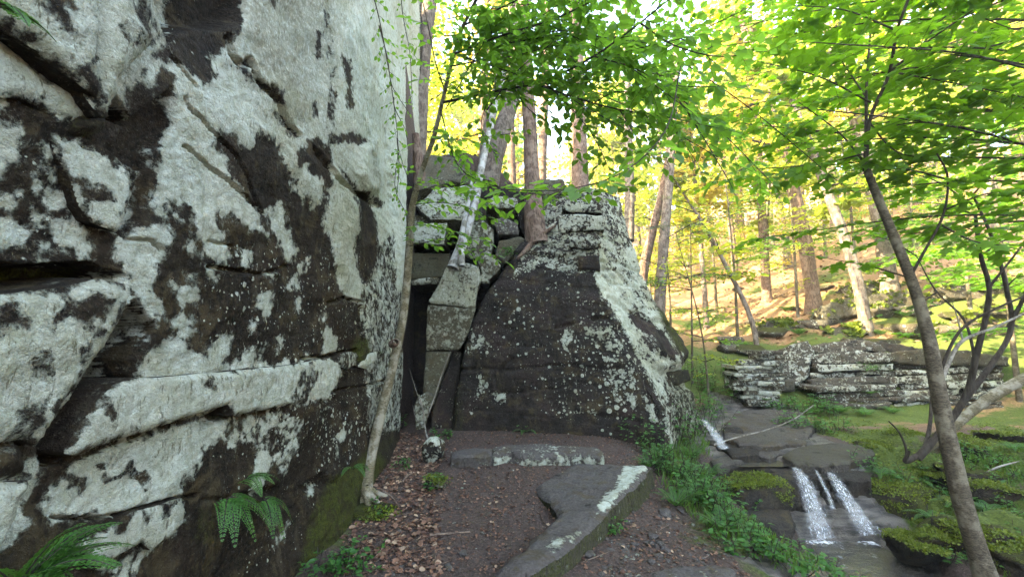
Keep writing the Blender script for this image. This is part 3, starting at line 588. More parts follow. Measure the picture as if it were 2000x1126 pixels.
CLIFF_OPS = [
 ('w', [(335,117),(370,135),(400,165),(425,150),(405,110),(445,95),(470,50),(478,-200),(820,-200),(820,640),(742,640),(728,520),(712,600),(675,580),(660,520),(600,480),(520,462),(500,448),(488,455),(478,437),(460,437),(452,422),(445,415),(430,430),(437,475),(455,490),(450,510),(440,516),(420,505),(402,497),(390,470),(372,405),(345,395),(325,400),(330,425),(315,428),(298,405),(300,385),(308,350),(300,325),(278,305),(282,295),(312,310),(310,270),(330,240),(325,215),(303,198),(310,190),(345,190),(330,175),(332,160),(350,150)]),
 ('d', [(418,283),(428,242),(436,262),(462,262),(478,290),(495,288),(505,256),(525,262),(545,292),(550,320),(568,335),(572,370),(578,370),(580,325),(590,292),(620,280),(645,285),(650,300),(642,330),(650,360),(640,372),(640,392),(630,420),(632,432),(655,455),(655,500),(662,545),(650,580),(600,580),(520,460),(500,410),(480,390),(470,370),(455,345),(440,315)]),
 ('w', [(575,325),(600,322),(606,340),(630,350),(632,372),(628,398),(618,402),(613,418),(607,408),(608,392),(598,378),(592,392),(580,372)]),
 ('w', [(545,285),(575,285),(578,300),(570,330),(575,370),(568,340),(550,318)]),
 ('w', [(548,388),(558,412),(560,440),(568,452),(572,470),(582,490),(574,502),(568,512),(555,505),(545,480),(540,457),(528,455),(525,437),(531,425),(520,414),(528,405),(534,412),(540,402)]),
 ('d', [(425,420),(452,414),(458,440),(460,468),(440,476),(428,445)]),
 ('w', [(648,285),(665,285),(670,300),(660,330),(672,345),(690,370),(700,395),(705,430),(706,445),(690,462),(690,480),(695,510),(705,540),(712,560),(715,605),(675,580),(660,550),(655,510),(648,480),(645,470),(630,440),(636,412),(645,380),(652,368),(646,340)]),
 ('d', [(655,318),(680,342),(700,372),(722,375),(748,395),(745,408),(730,392),(735,440),(745,500),(738,560),(712,560),(700,530),(692,482),(704,450),(702,400),(690,372),(672,345)]),
 ('w', [(720,380),(738,398),(742,425),(730,420),(722,400)]),
 ('d', [(640,250),(655,262),(700,262),(720,275),(698,282),(670,275),(645,280)]),
 ('d', [(620,265),(630,280),(640,310),(628,310),(600,290),(602,278)]),
 ('m', [(690,600),(740,480),(770,420),(792,430),(800,850),(715,850),(700,700)]),
 ('w', [(758,150),(795,100),(800,420),(790,560),(775,580),(768,420)]),
 ('d', [(442,70),(448,110),(452,128),(470,132),(480,118),(492,150),(512,160),(545,175),(556,205),(545,205),(520,180),(500,170),(470,140),(448,125)]),
 ('d', [(530,215),(545,225),(562,250),(578,268),(560,262),(548,240)]), ('d', [(545,175),(555,178),(560,205),(550,208)]),
 ('d', [(617,60),(628,60),(627,110),(618,125)]), ('d', [(668,110),(684,120),(686,150),(690,212),(676,210),(678,165)]),
 ('m', [(622,0),(650,0),(665,180),(655,260),(630,230),(640,120)]),
 ('d', [(528,0),(540,0),(538,18),(534,20)]), ('d', [(613,200),(620,215),(618,230),(612,225)]),
 # lower middle
 ('w', [(500,597),(505,580),(512,566),(530,572),(525,610),(518,625),(512,606)]), ('w', [(487,640),(497,622),(498,648),(490,656)]),
 ('w', [(400,692),(420,665),(453,656),(445,690),(430,720),(400,722)]), ('w', [(450,712),(475,685),(498,670),(497,700),(480,725),(450,727)]), ('w', [(497,720),(505,685),(520,672),(515,695),(508,724)]),
 ('w', [(538,660),(555,656),(552,680),(546,688)]), ('w', [(632,645),(640,635),(658,660),(655,690),(630,697)]), ('w', [(632,605),(637,620),(630,630),(627,615)]), ('w', [(575,590),(588,580),(582,610)]),
 ('w', [(595,510),(603,500),(604,518),(597,530)]), ('w', [(586,520),(592,515),(590,532)]), ('w', [(562,545),(578,535),(582,560),(575,568),(560,560)]), ('w', [(520,535),(535,530),(535,545)]),
 ('w', [(470,490),(492,490),(490,515),(478,530),(468,512)]), ('w', [(402,520),(425,520),(420,545),(408,540)]),
 ('w', [(505,700),(535,715),(560,700),(575,715),(600,690),(612,700),(600,722),(500,728)]),
 # left: overhanging block and what lies under it
 ('w', [(-900,-300),(320,-200),(322,85),(300,105),(262,160),(243,228),(232,237),(195,187),(120,127),(60,77),(-900,-20)]),
 ('d', [(160,110),(195,105),(190,130),(196,182),(170,176),(150,140)]), ('d', [(75,-30),(135,-30),(140,45),(118,30),(95,22)]), ('d', [(235,38),(250,60),(272,88),(245,75),(234,62)]),
 ('m', [(228,-100),(280,-60),(318,85),(285,100),(250,45)]), ('m', [(110,55),(150,45),(180,70),(150,80)]),
 ('d', [(-300,30),(0,45),(60,70),(110,125),(195,185),(238,235),(230,243),(180,222),(118,150),(50,100),(-300,70)]),
 ('w', [(-900,0),(-20,60),(0,70),(40,102),(100,152),(150,165),(185,200),(180,226),(150,236),(115,230),(95,215),(85,200),(70,210),(40,190),(-900,160)]),
 ('w', [(-200,160),(0,178),(20,190),(8,212),(-20,215),(-200,215)]),
 ('w', [(-30,250),(0,248),(20,240),(35,255),(48,280),(42,305),(28,322),(10,310),(-30,305)]), ('w', [(-40,306),(10,312),(13,335),(0,352),(-40,350)]),
 ('w', [(105,266),(130,280),(150,275),(165,292),(182,292),(240,325),(259,337),(252,390),(243,425),(228,452),(200,440),(182,432),(175,415),(163,400),(170,393),(195,395),(222,388),(195,372),(170,360),(150,340),(140,345),(142,325),(125,310)]),
 ('w', [(58,352),(75,348),(87,372),(72,387),(55,372)]), ('w', [(90,368),(120,372),(135,363),(152,364),(168,390),(150,421),(120,411),(83,396)]),
 ('w', [(-30,392),(15,384),(38,393),(30,407),(10,410),(-30,402)]), ('w', [(-60,428),(25,426),(50,440),(59,468),(45,482),(15,485),(-60,480)]),
 ('w', [(104,430),(125,419),(150,428),(170,455),(179,480),(172,502),(155,500),(135,482),(112,470)]), ('w', [(62,415),(90,412),(99,428),(80,434),(60,425)]),
 ('w', [(84,340),(100,335),(113,350),(95,355)]), ('w', [(78,478),(98,476),(95,494),(82,492)]), ('w', [(72,504),(92,506),(88,516),(75,514)]), ('w', [(115,306),(132,314),(139,324),(125,320)]),
 ('w', [(35,378),(46,376),(46,386),(36,385)]), ('w', [(60,400),(70,400),(68,408),(60,408)]), ('w', [(90,282),(104,286),(104,305),(92,300)]),
 ('w', [(262,163),(285,140),(303,112),(318,120),(313,142),(297,150),(299,164),(275,167)]), ('w', [(323,132),(330,127),(341,138),(328,143)]),
 ('d', [(268,295),(282,292),(312,312),(306,330),(290,320)]),
 ('w', [(234,466),(265,456),(290,440),(310,430),(336,445),(339,465),(320,485),(324,500),(310,515),(308,535),(296,550),(262,548),(240,545),(238,515),(222,500)]),
 ('w', [(228,545),(300,538),(298,575),(318,585),(319,615),(300,634),(262,620),(279,605),(276,588),(262,580)]), ('w', [(262,618),(280,612),(278,630),(262,628)]),
 ('w', [(352,560),(372,555),(388,572),(385,592),(360,598),(346,582)]), ('w', [(330,625),(358,613),(379,625),(376,655),(358,664),(344,642)]), ('w', [(271,650),(287,648),(287,667),(272,667)]), ('w', [(334,548),(348,548),(352,570),(336,568)]), ('w', [(362,535),(380,532),(378,552),(364,552)]),
 ('w', [(362,482),(373,458),(385,485),(376,497)]), ('w', [(385,445),(402,440),(402,475),(392,468)]), ('w', [(330,400),(348,415),(355,430),(345,432),(330,415)]),
 # lower left block
 ('w', [(-900,560),(20,575),(120,570),(170,540),(262,556),(264,590),(230,652),(205,692),(160,762),(110,832),(85,848),(60,832),(30,862),(0,892),(-900,900)]),
 ('d', [(-100,598),(25,595),(55,615),(59,642),(30,645),(-100,648)]), ('d', [(125,585),(160,580),(200,566),(216,590),(172,640),(142,622),(105,650),(92,630)]), ('m', [(150,635),(215,640),(235,590),(262,600),(210,692),(160,760),(110,820),(95,800),(150,740)]),
 ('d', [(60,700),(95,690),(100,730),(60,740)]), ('m', [(20,780),(100,770),(90,830),(30,850)]),
 ('w', [(68,832),(100,830),(116,834),(82,876),(70,858)]),
 ('d', [(-300,895),(30,862),(50,858),(78,868),(86,900),(80,925),(40,935),(-300,950)]),
 ('w', [(-300,950),(40,938),(66,933),(66,952),(50,968),(-300,985)]), ('w', [(-300,990),(40,970),(47,1010),(20,1062),(-300,1300)]),
 ('w', [(55,905),(72,903),(70,920),(55,925)]),
 # ledge and the faces under it
 ('w', [(130,882),(150,850),(175,815),(200,780),(235,750),(280,738),(265,710),(290,685),(320,665),(353,661),(375,692),(400,690),(440,712),(450,725),(560,715),(640,700),(662,705),(668,727),(640,780),(600,785),(560,792),(500,800),(457,812),(452,790),(400,805),(330,826),(270,846),(230,857),(150,888)]),
 ('d', [(252,700),(262,690),(275,702),(262,738)]), ('m', [(590,715),(640,720),(600,790),(560,780)]), ('d', [(395,735),(420,735),(418,755),(398,752)]), ('d', [(202,795),(222,792),(225,812),(205,818)]),
 ('w', [(68,992),(100,950),(140,902),(160,888),(240,860),(330,838),(400,818),(448,822),(440,850),(400,872),(395,892),(370,932),(355,920),(352,976),(330,986),(310,980),(290,1000),(250,1002),(200,1015),(180,1005),(140,1012),(100,1022),(82,1012)]),
 ('d', [(130,935),(165,935),(150,960),(135,950)]), ('m', [(180,905),(260,880),(280,940),(200,950)]), ('d', [(278,930),(295,925),(290,965),(276,960)]),
 ('w', [(143,1062),(190,1040),(225,1023),(242,1040),(262,998),(283,996),(286,1020),(310,988),(320,1005),(355,973),(366,1000),(363,1015),(340,1042),(320,1052),(300,1072),(290,1072),(280,1055),(240,1077),(200,1107),(183,1112),(172,1080)]),
 ('m', [(215,1110),(260,1078),(287,1073),(276,1105),(262,1200),(205,1200)]),
 ('w', [(395,838),(427,828),(420,870),(395,888)]), ('w', [(438,857),(472,826),(466,850),(455,872),(445,872)]), ('w', [(488,968),(497,900),(520,878),(540,853),(552,838),(546,880),(530,905),(520,930),(505,958)]),
 ('w', [(563,872),(570,828),(584,828),(582,870),(572,892)]), ('w', [(658,848),(682,826),(677,850),(662,863)]), ('w', [(545,1060),(552,1030),(560,1020),(557,1050)]), ('w', [(600,945),(610,946),(608,965),(602,965)]), ('w', [(655,890),(660,872),(660,890)]),
 ('m', [(440,815),(560,800),(600,820),(560,940),(500,900)]),
]
L = paint(CX, CY, CLIFF_OPS)
outside = ~front | (CX < -60) | (CY < -60) | (CY > 1180)
L = np.where(outside, 30 * fbm(base, 1.3, 4, 60) + 6, L)
li = np.clip(L * np.abs(CD) / F, -0.3, 0.3)
mo = np.zeros(YG.shape)
for poly, a in [([(560, 1200), (600, 1010), (640, 930), (690, 900), (730, 850), (760, 900), (720, 980), (640, 1200)], 0.74), ([(-200, 500), (80, 520), (180, 515), (130, 555), (-200, 570)], 0.75),
                ([(680, 690), (695, 655), (722, 660), (730, 695), (700, 720)], 0.9), ([(380, 530), (560, 560), (640, 600), (600, 640), (420, 600)], 0.36), ([(400, 800), (460, 795), (455, 815), (400, 835)], 0.6),
                ([(650, 1000), (700, 960), (700, 1200), (560, 1200)], 0.7), ([(380, 980), (430, 985), (430, 1080), (370, 1060)], 0.5), ([(700, 860), (760, 840), (790, 850), (760, 900)], 0.5)]:
    mo = np.maximum(mo, a * sstep(-18, 18, sdpoly(CX, CY, poly, 45)))
mo = np.where(front, mo, 0)
dm = 0.22 + 0.62 * sstep(-60, 60, sdpoly(CX, CY, [(430, -100), (650, -100), (640, 250), (560, 260), (470, 130)], 90)) + 0.25 * fbm(base, 1.6, 3, 61)
dm = np.maximum(dm, 0.55 * sstep(-20, 20, sdpoly(CX, CY, [(-900, -300), (322, -200), (322, 85), (243, 240), (120, 127), (-900, 0)], 60)))
dm = np.maximum(dm, 0.5 * sstep(-20, 20, sdpoly(CX, CY, [(-900, 560), (262, 556), (110, 835), (-900, 900)], 60)))
sp = 0.26 + 0.20 * sstep(-30, 30, sdpoly(CX, CY, [(440, 800), (780, 780), (760, 960), (600, 1100), (480, 1126), (400, 960)], 60)) + 0.30 * sstep(-40, 40, sdpoly(CX, CY, [(380, 470), (720, 480), (760, 840), (680, 900), (440, 820), (380, 680)], 60)) + 0.25 * sstep(-30, 30, sdpoly(CX, CY, [(40, 250), (120, 300), (120, 520), (-100, 500), (-100, 240)], 60))
sp = np.where((mo > 0.4), 0, sp)
# top edge turns back over the hill
capV = np.stack([np.full(len(ys), WX - 1.2), ys, np.full(len(ys), zs[-1] + 0.25)], -1)
capF = np.stack([np.arange(len(ys) - 1) + (len(zs) - 1) * len(ys), np.arange(1, len(ys)) + (len(zs) - 1) * len(ys), np.arange(1, len(ys)) + len(zs) * len(ys), np.arange(len(ys) - 1) + len(zs) * len(ys)], -1)
retV = np.stack([np.full(len(zs), WX - 1.6), np.full(len(zs), 8.8), zs], -1); nb = (len(zs) + 1) * len(ys)
ri = np.arange(len(zs) - 1); re_ = ri * len(ys) + len(ys) - 1
retF = np.stack([re_, nb + ri, nb + ri + 1, re_ + len(ys)], -1)
CV = np.concatenate([cliff_V.reshape(-1, 3), capV, retV]); ne = len(capV) + len(retV)
cliff = obj('rock_cliff', mesh_np('rock_cliff', CV, [grid_faces(len(zs), len(ys)), capF, retF], {'li': np.r_[li.ravel(), np.zeros(ne)], 'mo': np.r_[mo.ravel(), np.zeros(ne)], 'dm': np.r_[dm.ravel(), np.full(ne, .3)], 'sp': np.r_[sp.ravel(), np.zeros(ne)]}), M['cliff'])
props(cliff, 'tall dark rock cliff patched with white lichen on the left of the trail', 'cliff')

def cslab(name, poly, off, **kw):
    o, n = wplane(off)
    kw.setdefault('depth', off + 0.42); kw.setdefault('ops', CLIFF_OPS); kw.setdefault('s', 0.0085)
    return slab(name, poly, o, n, M['cliff'], cliff, **kw)
ridge = lambda y, z, B: 0.0
cslab('overhanging_block', [(-1200, -500), (190, -300), (206, 20), (203, 150), (201, 190), (195, 187), (150, 152), (120, 127), (60, 77), (-60, 20), (-1200, -60)], 0.13, seed=11, amp=0.03, bevel=0.03, bw=0.05, dm=0.5, warp=0.012,
      bulge=lambda u, v, B: 0.05 * sstep(1.35, 1.60, B[..., 1]), label='broad overhanging stone block at the upper left corner')
cslab('pointed_block', [(206, -300), (330, -300), (318, 0), (322, 85), (300, 105), (262, 160), (243, 228), (234, 236), (212, 208), (201, 190), (203, 150), (207, 20)], 0.15, seed=12, amp=0.03, bevel=0.05, bw=0.09, dm=0.5, warp=0.01, label='pointed hanging stone wedge beside the overhanging block')
cslab('lower_slab', [(-1200, 0), (-20, 60), (0, 70), (40, 102), (100, 152), (150, 165), (186, 200), (181, 228), (150, 238), (115, 233), (85, 215), (40, 192), (-1200, 170)], 0.05, seed=13, amp=0.02, bevel=0.02, bw=0.04, dm=0.3, warp=0.02)
cslab('wedged_stone', [(156, 240), (172, 222), (215, 215), (235, 230), (232, 250), (210, 268), (175, 268), (160, 258)], 0.08, seed=14, ops=None, li=-0.06, mo=0.42, amp=0.03, bevel=0.05, bw=0.07, label='small olive mossy stone wedged under the overhang')
cslab('square_slab', [(104, 264), (130, 279), (150, 275), (165, 290), (182, 290), (240, 323), (260, 336), (254, 390), (244, 425), (229, 454), (200, 442), (180, 434), (160, 400), (140, 345), (120, 312)], 0.035, seed=15, amp=0.012, bevel=0.015, bw=0.02, warp=0.006, depth=0.2)
cslab('tilted_block', [(-1200, 585), (20, 572), (120, 562), (200, 545), (262, 556), (264, 590), (232, 652), (205, 692), (160, 762), (110, 832), (84, 872), (60, 858), (30, 862), (-1200, 900)], 0.10, seed=16, amp=0.025, bevel=0.03, bw=0.05, dm=0.55, warp=0.012, label='big tilted pale block at the left edge of the cliff')
cslab('rounded_stone', [(-300, 890), (0, 880), (30, 864), (55, 858), (78, 868), (88, 900), (80, 926), (40, 937), (-300, 955)], 0.11, seed=17, amp=0.02, bevel=0.06, bw=0.08, warp=0.006)
cslab('low_block', [(-300, 955), (40, 939), (67, 932), (66, 955), (48, 972), (46, 1010), (20, 1062), (-20, 1120), (-300, 1300)], 0.07, seed=18, amp=0.02, bevel=0.03, bw=0.05, warp=0.008)
cslab('ledge_slab', [(128, 884), (150, 850), (175, 813), (200, 778), (235, 750), (282, 737), (340, 733), (450, 724), (560, 713), (640, 699), (662, 704), (668, 727), (640, 782), (600, 786), (560, 793), (500, 801), (456, 813), (451, 790), (400, 806), (330, 827), (270, 847), (230, 858), (150, 890)], 0.055, seed=19, amp=0.02, bevel=0.02, bw=0.03, dm=0.35, warp=0.010, label='long pale slanting slab across the cliff face')
cslab('under_slab', [(140, 1064), (190, 1042), (225, 1025), (262, 998), (310, 986), (355, 972), (367, 1000), (340, 1044), (300, 1074), (280, 1058), (240, 1079), (200, 1109), (180, 1114), (165, 1085)], 0.03, seed=20, amp=0.012, bevel=0.012, bw=0.02, warp=0.006, depth=0.15)
cslab('small_block', [(660, 700), (668, 690), (685, 686), (700, 690), (700, 712), (682, 720), (668, 716)], 0.05, s=0.012, seed=21, ops=None, li=0.0, amp=0.01, bevel=0.02, bw=0.03, warp=0.004)
cslab('small_block', [(702, 715), (722, 690), (738, 686), (738, 705), (718, 720)], 0.06, s=0.012, seed=22, ops=None, li=0.03, amp=0.01, bevel=0.02, bw=0.04, warp=0.004)

# ------------------------------------------------------------------ the great boulder at the head of the trail
def prof(pts):
    W = np.array([P(a, b, y) for a, b, y in pts]); i = np.argsort(W[:, 2]); W = W[i]
    return lambda z: np.stack([np.interp(z, W[:, 2], W[:, 0]), np.interp(z, W[:, 2], W[:, 1])], -1)
pl_ = prof([(880, 870, 6.25), (888, 800, 6.25), (893, 730, 6.3), (912, 650, 6.4), (940, 590, 6.5), (975, 545, 6.6), (1005, 500, 6.75), (1035, 450, 6.95), (1050, 420, 7.1), (1060, 385, 7.3), (1065, 340, 7.5)])
pc_ = prof([(1302, 870, 5.75), (1292, 800, 5.8), (1265, 745, 5.85), (1240, 690, 5.95), (1205, 630, 6.1), (1178, 580, 6.25), (1165, 540, 6.4), (1170, 480, 6.6), (1165, 430, 6.85), (1160, 390, 7.1), (1150, 350, 7.4)])
pr_ = prof([(1400, 880, 6.9), (1365, 800, 7.0), (1345, 740, 7.15), (1335, 695, 7.2), (1305, 640, 7.25), (1285, 590, 7.3), (1262, 540, 7.4), (1245, 490, 7.5), (1228, 450, 7.6), (1213, 400, 7.75), (1195, 350, 7.9)])
bz = np.arange(-0.35, 4.12, 0.022)
A, C, Rr = pl_(bz), pc_(bz), pr_(bz)
segs = [(np.stack([A[:, 0] - 0.15, A[:, 1] + 2.2], -1), A, 60), (A, C, 190), (C, Rr, 130), (Rr, np.stack([Rr[:, 0] + 0.1, Rr[:, 1] + 2.0], -1), 40)]
cols = []
for a, b, n_ in segs:
    t = np.linspace(0, 1, n_, endpoint=False)
    cols.append(a[:, None] + (b - a)[:, None] * t[None, :, None])
plan_b = np.concatenate(cols, 1); cw = np.linspace(-1, 1, 13); kk = np.exp(-(cw * 2) ** 2); kk /= kk.sum()
pad = np.pad(plan_b, ((0, 0), (6, 6), (0, 0)), mode='edge'); plan_b = sum(kk[i] * pad[:, i:i + plan_b.shape[1]] for i in range(13))
BV = np.concatenate([plan_b, np.broadcast_to(bz[:, None, None], plan_b.shape[:2] + (1,))], -1)
bn = grid_normals(BV); bn *= np.sign((bn[100, 150] @ np.array([0, -1, 0])))
bqx, bqy, bd = proj(BV)
h = 0.07 * fbm(BV, 0.8, 4, 71) + 0.03 * fbm(BV, 3, 4, 72) + 0.016 * fbm(BV, 9, 4, 73)
lay = BV[..., 2] + 0.10 * BV[..., 0] + 0.10 * fbm(BV, 0.9, 3, 74)
flank = sstep(0, 40, bqx - np.interp(bqy, [350, 430, 540, 640, 700, 800], [1150, 1165, 1165, 1205, 1245, 1295]))
hi = sstep(560, 500, bqy)
step = lay * 4.2; fr = step - np.floor(step); rnd = _h(np.floor(step), 0 * step, 0 * step, 5)
h += (0.04 * rnd - 0.05 * np.exp(-((fr - 0.04) / 0.05) ** 2)) * np.clip(0.25 + hi, 0, 1) * (1 - 0.85 * flank)
def bcrack(pts, w, d):
    global h
    h = h - d * np.clip(1 - dline(bqx + 3 * fbm(BV, 5, 3, 75), bqy + 3 * fbm(BV, 5, 3, 76), pts, 60) / w, 0, 1) ** 0.7
for pts, w, d in [([(895, 720), (1000, 722), (1090, 712), (1180, 720), (1238, 712)], 4, .03), ([(1085, 640), (1130, 630)], 4, .04), ([(1155, 622), (1185, 620)], 4, .04), ([(890, 775), (990, 770), (1060, 760), (1120, 755)], 4, .015),
                  ([(1120, 805), (1200, 815), (1290, 830)], 5, .03), ([(1000, 700), (965, 735), (970, 760), (985, 765)], 5, .03), ([(1105, 505), (1115, 520), (1130, 527), (1165, 523), (1200, 530), (1230, 555)], 4, .035),
                  ([(1175, 462), (1205, 475), (1225, 480)], 4, .04), ([(1205, 468), (1212, 478)], 4, .04), ([(1200, 510), (1235, 525), (1258, 533)], 4, .035), ([(1165, 480), (1185, 495), (1215, 530)], 4, .03),
                  ([(1190, 580), (1220, 600), (1262, 625), (1300, 640)], 5, .04), ([(1215, 640), (1240, 690), (1262, 740), (1300, 830)], 9, .07), ([(1235, 640), (1265, 690)], 4, .03), ([(1270, 690), (1320, 720)], 8, .08), ([(1060, 440), (1085, 425), (1100, 405)], 4, .04),
                  ([(1200, 560), (1180, 540)], 5, .04), ([(1050, 480), (1078, 484)], 3, .03), ([(1185, 430), (1215, 500), (1250, 590), (1300, 700)], 4, .03), ([(1180, 520), (1215, 570), (1260, 650)], 4, .03), ([(1205, 400), (1240, 480), (1262, 545)], 4, .03), ([(1185, 550), (1240, 560), (1280, 590)], 3, .025), ([(1240, 610), (1262, 600)], 3, .03), ([(1265, 740), (1310, 790), (1340, 830)], 4, .03), ([(1280, 720), (1330, 800)], 4, .03), ([(1225, 560), (1260, 610)], 3, .02), ([(1110, 410), (1170, 418)], 3, .03)]:
    bcrack(pts, w, d)
for poly, d in [([(1262, 618), (1285, 605), (1340, 690), (1325, 712), (1300, 722), (1270, 700)], 0.10), ([(1290, 722), (1340, 715), (1360, 760), (1310, 760)], -0.10), ([(1068, 632), (1090, 640), (1120, 625), (1180, 640), (1245, 690), (1235, 720), (1090, 715)], 0.02), ([(1200, 640), (1225, 630), (1300, 830), (1270, 840)], -0.04)]:
    h = h + d * sstep(-8, 8, sdpoly(bqx, bqy, poly, 60))
BV = BV + bn * h[..., None]; bqx, bqy, bd = proj(BV)
BOPS = [
 ('m', [(985, 560), (1010, 500), (1050, 420), (1040, 330), (1200, 330), (1190, 470), (1170, 535), (1110, 545), (1060, 528)]),
 ('w', [(1150, 330), (1225, 330), (1300, 640), (1345, 730), (1420, 900), (1310, 900), (1300, 800), (1270, 740), (1240, 690), (1205, 628), (1172, 575), (1163, 540), (1172, 470)]),
 ('m', [(1160, 330), (1230, 330), (1260, 480), (1200, 500), (1165, 430)]), ('m', [(1215, 560), (1300, 640), (1340, 700), (1260, 690)]), ('m', [(1290, 720), (1420, 800), (1420, 900), (1320, 900), (1290, 800)]),
 ('d', [(1170, 575), (1195, 595), (1215, 640), (1245, 690), (1265, 735), (1300, 800), (1290, 805), (1255, 745), (1225, 690), (1195, 630)]),
 ('d', [(1225, 608), (1262, 620), (1300, 650), (1325, 690), (1318, 705), (1290, 690), (1280, 660), (1240, 640)]),
 ('m', [(1088, 660), (1098, 638), (1127, 630), (1129, 660), (1115, 680), (1127, 696), (1110, 700), (1094, 682)]), ('m', [(1135, 632), (1190, 628), (1217, 660), (1222, 692), (1190, 692), (1150, 672)]), ('m', [(1165, 690), (1200, 690), (1240, 715), (1180, 715)]),
 ('m', [(1178, 712), (1242, 714), (1247, 745), (1242, 766), (1215, 760), (1210, 800), (1195, 790), (1186, 755)]), ('w', [(1224, 768), (1243, 774), (1242, 792), (1228, 786)]), ('w', [(1262, 790), (1275, 790), (1290, 825), (1270, 825)]), ('w', [(1255, 768), (1266, 775), (1262, 788)]),
 ('m', [(1090, 718), (1107, 715), (1114, 760), (1110, 800), (1106, 822), (1097, 780)]), ('m', [(1115, 795), (1172, 798), (1172, 814), (1120, 812)]), ('m', [(922, 735), (956, 733), (950, 782), (932, 775)]), ('m', [(920, 640), (965, 650), (960, 690), (900, 690)]),
 ('w', [(965, 765), (985, 768), (983, 785), (968, 785)]), ('m', [(1040, 770), (1060, 775), (1055, 795), (1045, 795)]),
]
bl = np.clip(paint(bqx, bqy, BOPS) * bd / F, -0.3, 0.3)
front_top = sstep(545, 470, bqy) * (1 - flank)
bsp = 0.48 + 0.30 * fbm(BV, 1.6, 3, 81) - 0.0 * bqx + 0.16 * sstep(1060, 1180, bqx) * sstep(600, 640, bqy) - 0.30 * sstep(800, 830, bqy) + 0.12 * fbm(BV, 1.2, 3, 80)
for q_, a_ in [([(1085, 655), (1098, 630), (1130, 625), (1220, 640), (1235, 700), (1245, 770), (1210, 805), (1190, 790), (1175, 720), (1110, 702)], .34), ([(1088, 715), (1112, 712), (1116, 800), (1172, 796), (1174, 816), (1100, 825)], .34), ([(918, 730), (960, 730), (955, 785), (930, 780)], .3), ([(900, 640), (965, 640), (960, 700), (895, 690)], .22)]:
    bsp = bsp + a_ * sstep(-8, 8, sdpoly(bqx, bqy, q_, 45))
bsp = np.where(flank > 0.5, 0.15, bsp)
bmo = 0.5 * sstep(-25, 10, sdpoly(bqx, bqy, [(1310, 740), (1420, 740), (1430, 900), (1320, 900)], 60)) + 0.7 * sstep(-10, 10, sdpoly(bqx, bqy, [(1262, 560), (1300, 590), (1345, 690), (1325, 690), (1290, 630)], 45)) + 0.45 * sstep(-12, 8, sdpoly(bqx, bqy, [(870, 800), (905, 720), (912, 900), (880, 900)], 45))
bdm = np.clip(0.25 + 0.65 * front_top + 0.4 * sstep(0, 1, bmo) + 0.2 * flank, 0, 1)
bl = np.where(flank > .3, np.minimum(bl, 0.035 + 0.06 * fbm(BV, 2.2, 4, 83)), bl)
nr, nc = BV.shape[:2]
topc = BV[-1].copy(); topc[:, 1] += 1.4; topc[:, 2] += 0.22; topF = np.stack([(nr - 1) * nc + np.arange(nc - 1), (nr - 1) * nc + np.arange(1, nc), nr * nc + np.arange(1, nc), nr * nc + np.arange(nc - 1)], -1)
boulder = obj('boulder', mesh_np('boulder', np.concatenate([BV.reshape(-1, 3), topc]), [grid_faces(nr, nc), topF],
              {'li': np.r_[bl.ravel(), np.zeros(nc)], 'mo': np.r_[bmo.ravel(), np.full(nc, .3)], 'dm': np.r_[bdm.ravel(), np.full(nc, .5)], 'sp': np.r_[bsp.ravel(), np.zeros(nc)]}), M['boulder'])
props(boulder, 'huge dark boulder dotted with white lichen, its right flank pale, ending the trail', 'boulder')
# separate blocks in its cracked upper part
def bslab(name, poly, y, **kw):
    kw.setdefault('depth', 0.5); kw.setdefault('s', 0.018); kw.setdefault('amp', 0.02); kw.setdefault('bevel', 0.025); kw.setdefault('bw', 0.04); kw.setdefault('warp', 0.02); kw.setdefault('dm', 0.6)
    m = kw.pop('mat', M['boulder']); par = kw.pop('parent', boulder); n = kw.pop('n', (-0.12, -1, 0.1))
    c = np.mean(np.asarray(poly, float), 0); return slab(name, poly, P(c[0], c[1], y), n, m, par, **kw)
bslab('ledge_block', [(1100, 392), (1172, 388), (1175, 415), (1112, 412), (1098, 405)], 6.85, seed=31, li=0.01)
bslab('ledge_block', [(1092, 418), (1178, 420), (1180, 448), (1130, 450), (1094, 455)], 6.75, seed=32, li=0.015)
bslab('ledge_block', [(1112, 462), (1165, 458), (1174, 470), (1168, 482), (1150, 486), (1112, 480)], 6.5, seed=33, li=0.0, label='pale buff ledge stone jutting from the top of the boulder')
bslab('ledge_block', [(1128, 500), (1170, 498), (1172, 528), (1132, 526)], 6.45, seed=34, li=-0.06, dm=0.2)
bslab('ledge_block', [(1062, 440), (1088, 430), (1090, 452), (1064, 458)], 6.85, seed=35, li=0.01)
bslab('flank_block', [(1288, 690), (1310, 668), (1338, 690), (1335, 716), (1305, 722), (1290, 712)], 6.75, seed=36, li=0.01, n=(0.5, -1, 0.1), label='jutting pale stone on the right flank of the boulder')
bslab('flank_block', [(1300, 726), (1345, 722), (1352, 742), (1325, 752), (1305, 742)], 6.85, seed=37, li=-0.04, mo=0.45, n=(0.5, -1, 0.1))

